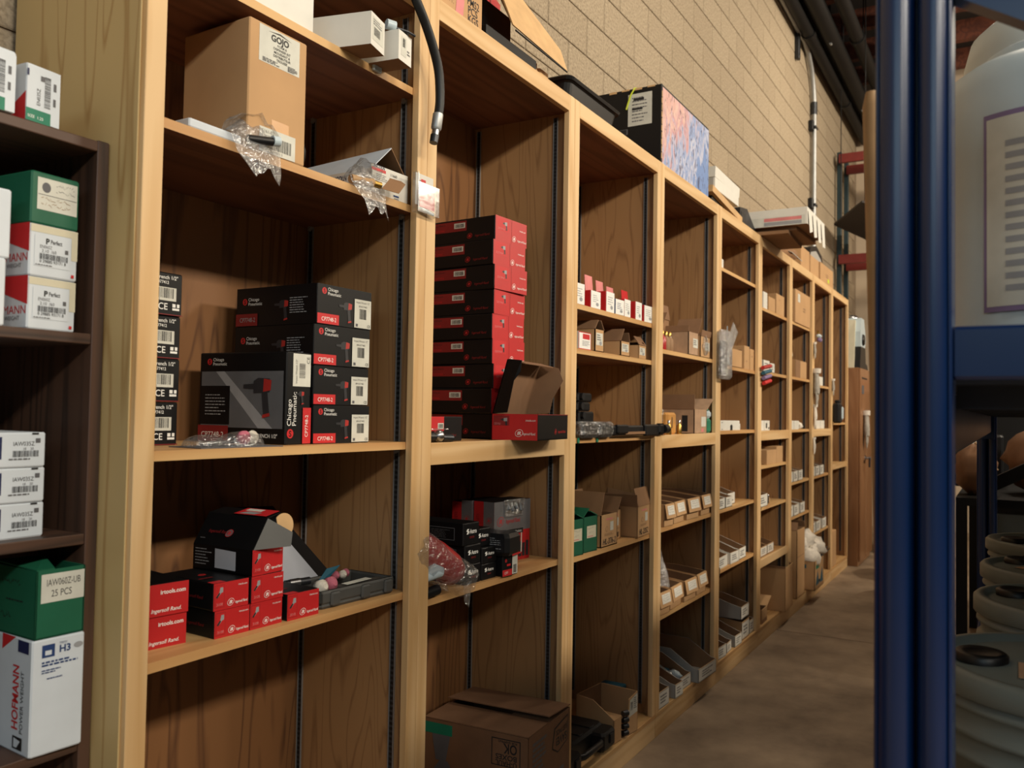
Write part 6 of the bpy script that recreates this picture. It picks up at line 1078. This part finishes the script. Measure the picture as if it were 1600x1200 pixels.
# ------------------------------------------------------------------ far end, wall pipes
def far_end():
    t = thing('brown_locker', 'tall plain brown cabinet with a chrome lever handle past the shelving', 'cabinet', (8.33, -.10, 0))
    part('carcass', t, lambda b: b.rbox((0, 0.02, 0), (.78, .5, 1.82), 'brown_door', .003)); d = part('door', t, lambda b: (b.rbox((.004, 0, .05), (.776, .0195, 1.815), 'brown_door', .003), b.rbox((.35, -.002, .05), (.37, .001, 1.1), 'carton_dark', .001)))
    part('handle', d, lambda b: (b.tube([(.3, 0, .98), (.3, -.05, .98), (.18, -.055, .985)], .012, 'steel', 10), b.lathe([(.03, -.006), (.03, .0)], (0, 0, 0), 'steel', 16, Matrix.Translation((.3, -.002, .98)) @ Matrix.Rotation(pi/2, 4, 'X')), b.tube([(.18, -.055, .985), (.175, -.055, .9)], .009, 'dark_steel', 8)))
    part('vent_slot', d, lambda b: (b.box((.08, -.002, 1.72), (.4, .0, 1.735), 'ink_black'), b.box((.08, -.002, 1.58), (.2, .0, 1.66), 'ink_dim')))
    glove('work_glove', 'large grey work glove hanging on the brown cabinet door', (8.52, -.125, 1.19), 1.25, 'glove_grey', 8)
    t = thing('floor_machine', 'white and black upright machine standing on the brown cabinet', 'machine', (8.36, -.09, 1.8202))
    part('black_base', t, lambda b: b.prism([(0, 0), (.5, 0), (.46, .04), (.36, .06), (.33, .2), (.06, .2)], 'y', 0, .22, 'black_plastic')); part('white_body', t, lambda b: b.prism([(.06, .2), (.34, .2), (.4, .27), (.36, .35), (.28, .47), (.1, .47), (.06, .34)], 'y', .005, .2, 'white_plastic'))
    part('knob', t, lambda b: b.lathe([(.055, -.02), (.055, .0), (.045, .012)], (0, 0, 0), 'black_plastic', 20, Matrix.Translation((.2, .0, .27)) @ Matrix.Rotation(pi/2, 4, 'X'))); part('dome', t, lambda b: b.blob((.18, .1, .47), (.08, .07, .04), 'steel', 14, 8)); part('ribbed_panel', t, lambda b: b.sheet([(-.02, .05, .0), (-.02, .3, .0), (.02, .3, .46), (.06, .05, .45)], .03, 'ink_yellowed'))
    # red rack by the end wall
    t = thing('red_rack', 'red beamed rack standing along the end wall', 'rack', (9.9, 0, 0))
    for z in (1.72, 3.11, 4.24):
        for x in (0, .5): part('beam', t, lambda b: b.rbox((x, -2.6, z-.05), (x+.05, .36, z+.05), 'red_paint', .004))
    for y in (.345, -2.6):
        for x in (.1, .56): part('post', t, lambda b: b.rbox((x, y, 0), (x+.05, y+.05, 4.34), 'teal_paint', .004))
    t = thing('signboard', 'dark flat signboard hung askew under the roof past the shelving', 'sign', (9.456, .331, 3.4)); part('board', t, lambda b: b.sheet([(0, 0, 0), (1.5, -.3, 0), (.5, -1.2, 0), (-.9, -.406, 0)][::-1], .02, 'dark_wall'))
    for a, c in ((.05, -.06), (1.4, -.32), (.5, -1.1), (-.8, -.42)): part('hanger_rod', t, lambda b: b.tube([(a, c, .01), (a, c, 2.34)], .005, 'black_paint', 6))
    t = thing('dark_locker', 'dark grey locker in the gap beyond the brown cabinet', 'cabinet', (9.25, -.75, 0)); part('carcass', t, lambda b: b.rbox((0, 0, 0), (.55, .6, 1.62), 'black_paint', .004)); part('door', t, lambda b: b.rbox((-.012, .02, .05), (0, .58, 1.58), 'dark_wall', .003)); part('cord', t, lambda b: b.tube([(-.02, .5, 1.5), (-.025, .45, 1.2), (-.02, .5, 1.0)], .008, 'white_plastic', 8))
    # pipes under the roof along the wall
    for k, (y, z, r, n) in enumerate(((.315, 4.9, .055, 'black pipe running under the roof closest to the block wall'), (.17, 4.96, .075, 'thick black pipe running along the roof edge'), (-.02, 5.02, .06, 'black pipe running out from the wall under the roof'), (.30, 5.06, .04, 'thin black pipe above the others along the wall'))):
        t = thing('roof_pipe', n, 'pipe', (0, y, z)); part('pipe', t, lambda b: b.tube([(-5.9, 0, 0), (11.55, 0, 0)], r, 'black_paint', 14))
        for q in range(8): part('hanger', t, lambda b: b.tube([(-4+2*q+.3*k, 0, -r-.004), (-3.97+2*q+.3*k, 0, -r-.004)], .012, 'galv', 8)) if k == 1 else part('coupling', t, lambda b: b.tube([(-4+2*q+.3*k, 0, 0), (-3.92+2*q+.3*k, 0, 0)], r*1.18, 'black_paint', 12))
        part('hanger_rod', t, lambda b: [b.tube([(x, 0, 0), (x, 0, 5.76-z)], .006, 'black_paint', 6) for x in (-3, 1, 5, 9)])['kind'] = 'stuff'
    t = thing('conduit', 'pale steel conduit rising up the block wall and bending along the roof', 'conduit', (8.66, .385, 2.45))
    part('pipe', t, lambda b: b.tube([(0, 0, 0), (0, 0, 2.0), (-.04, 0, 2.16), (-.14, 0, 2.3), (-.32, 0, 2.42), (-.5, 0, 2.455), (-4, 0, 2.47)], .024, 'galv', 12))
    for z in (.95, 1.72): part('clamp', t, lambda b: (b.rbox((-.1, -.01, z), (-.03, .035, z+.1), 'black_plastic', .006), b.rbox((-.05, -.03, z+.03), (.04, .035, z+.055), 'dark_steel', .003)))
    part('coupling', t, lambda b: b.tube([(0, 0, 1.9), (0, 0, 2.02)], .031, 'dark_steel', 12))
    part('bracket', t, lambda b: b.rbox((-.72, -.005, 2.2), (-.66, .03, 2.5), 'dark_steel', .004))
far_end()
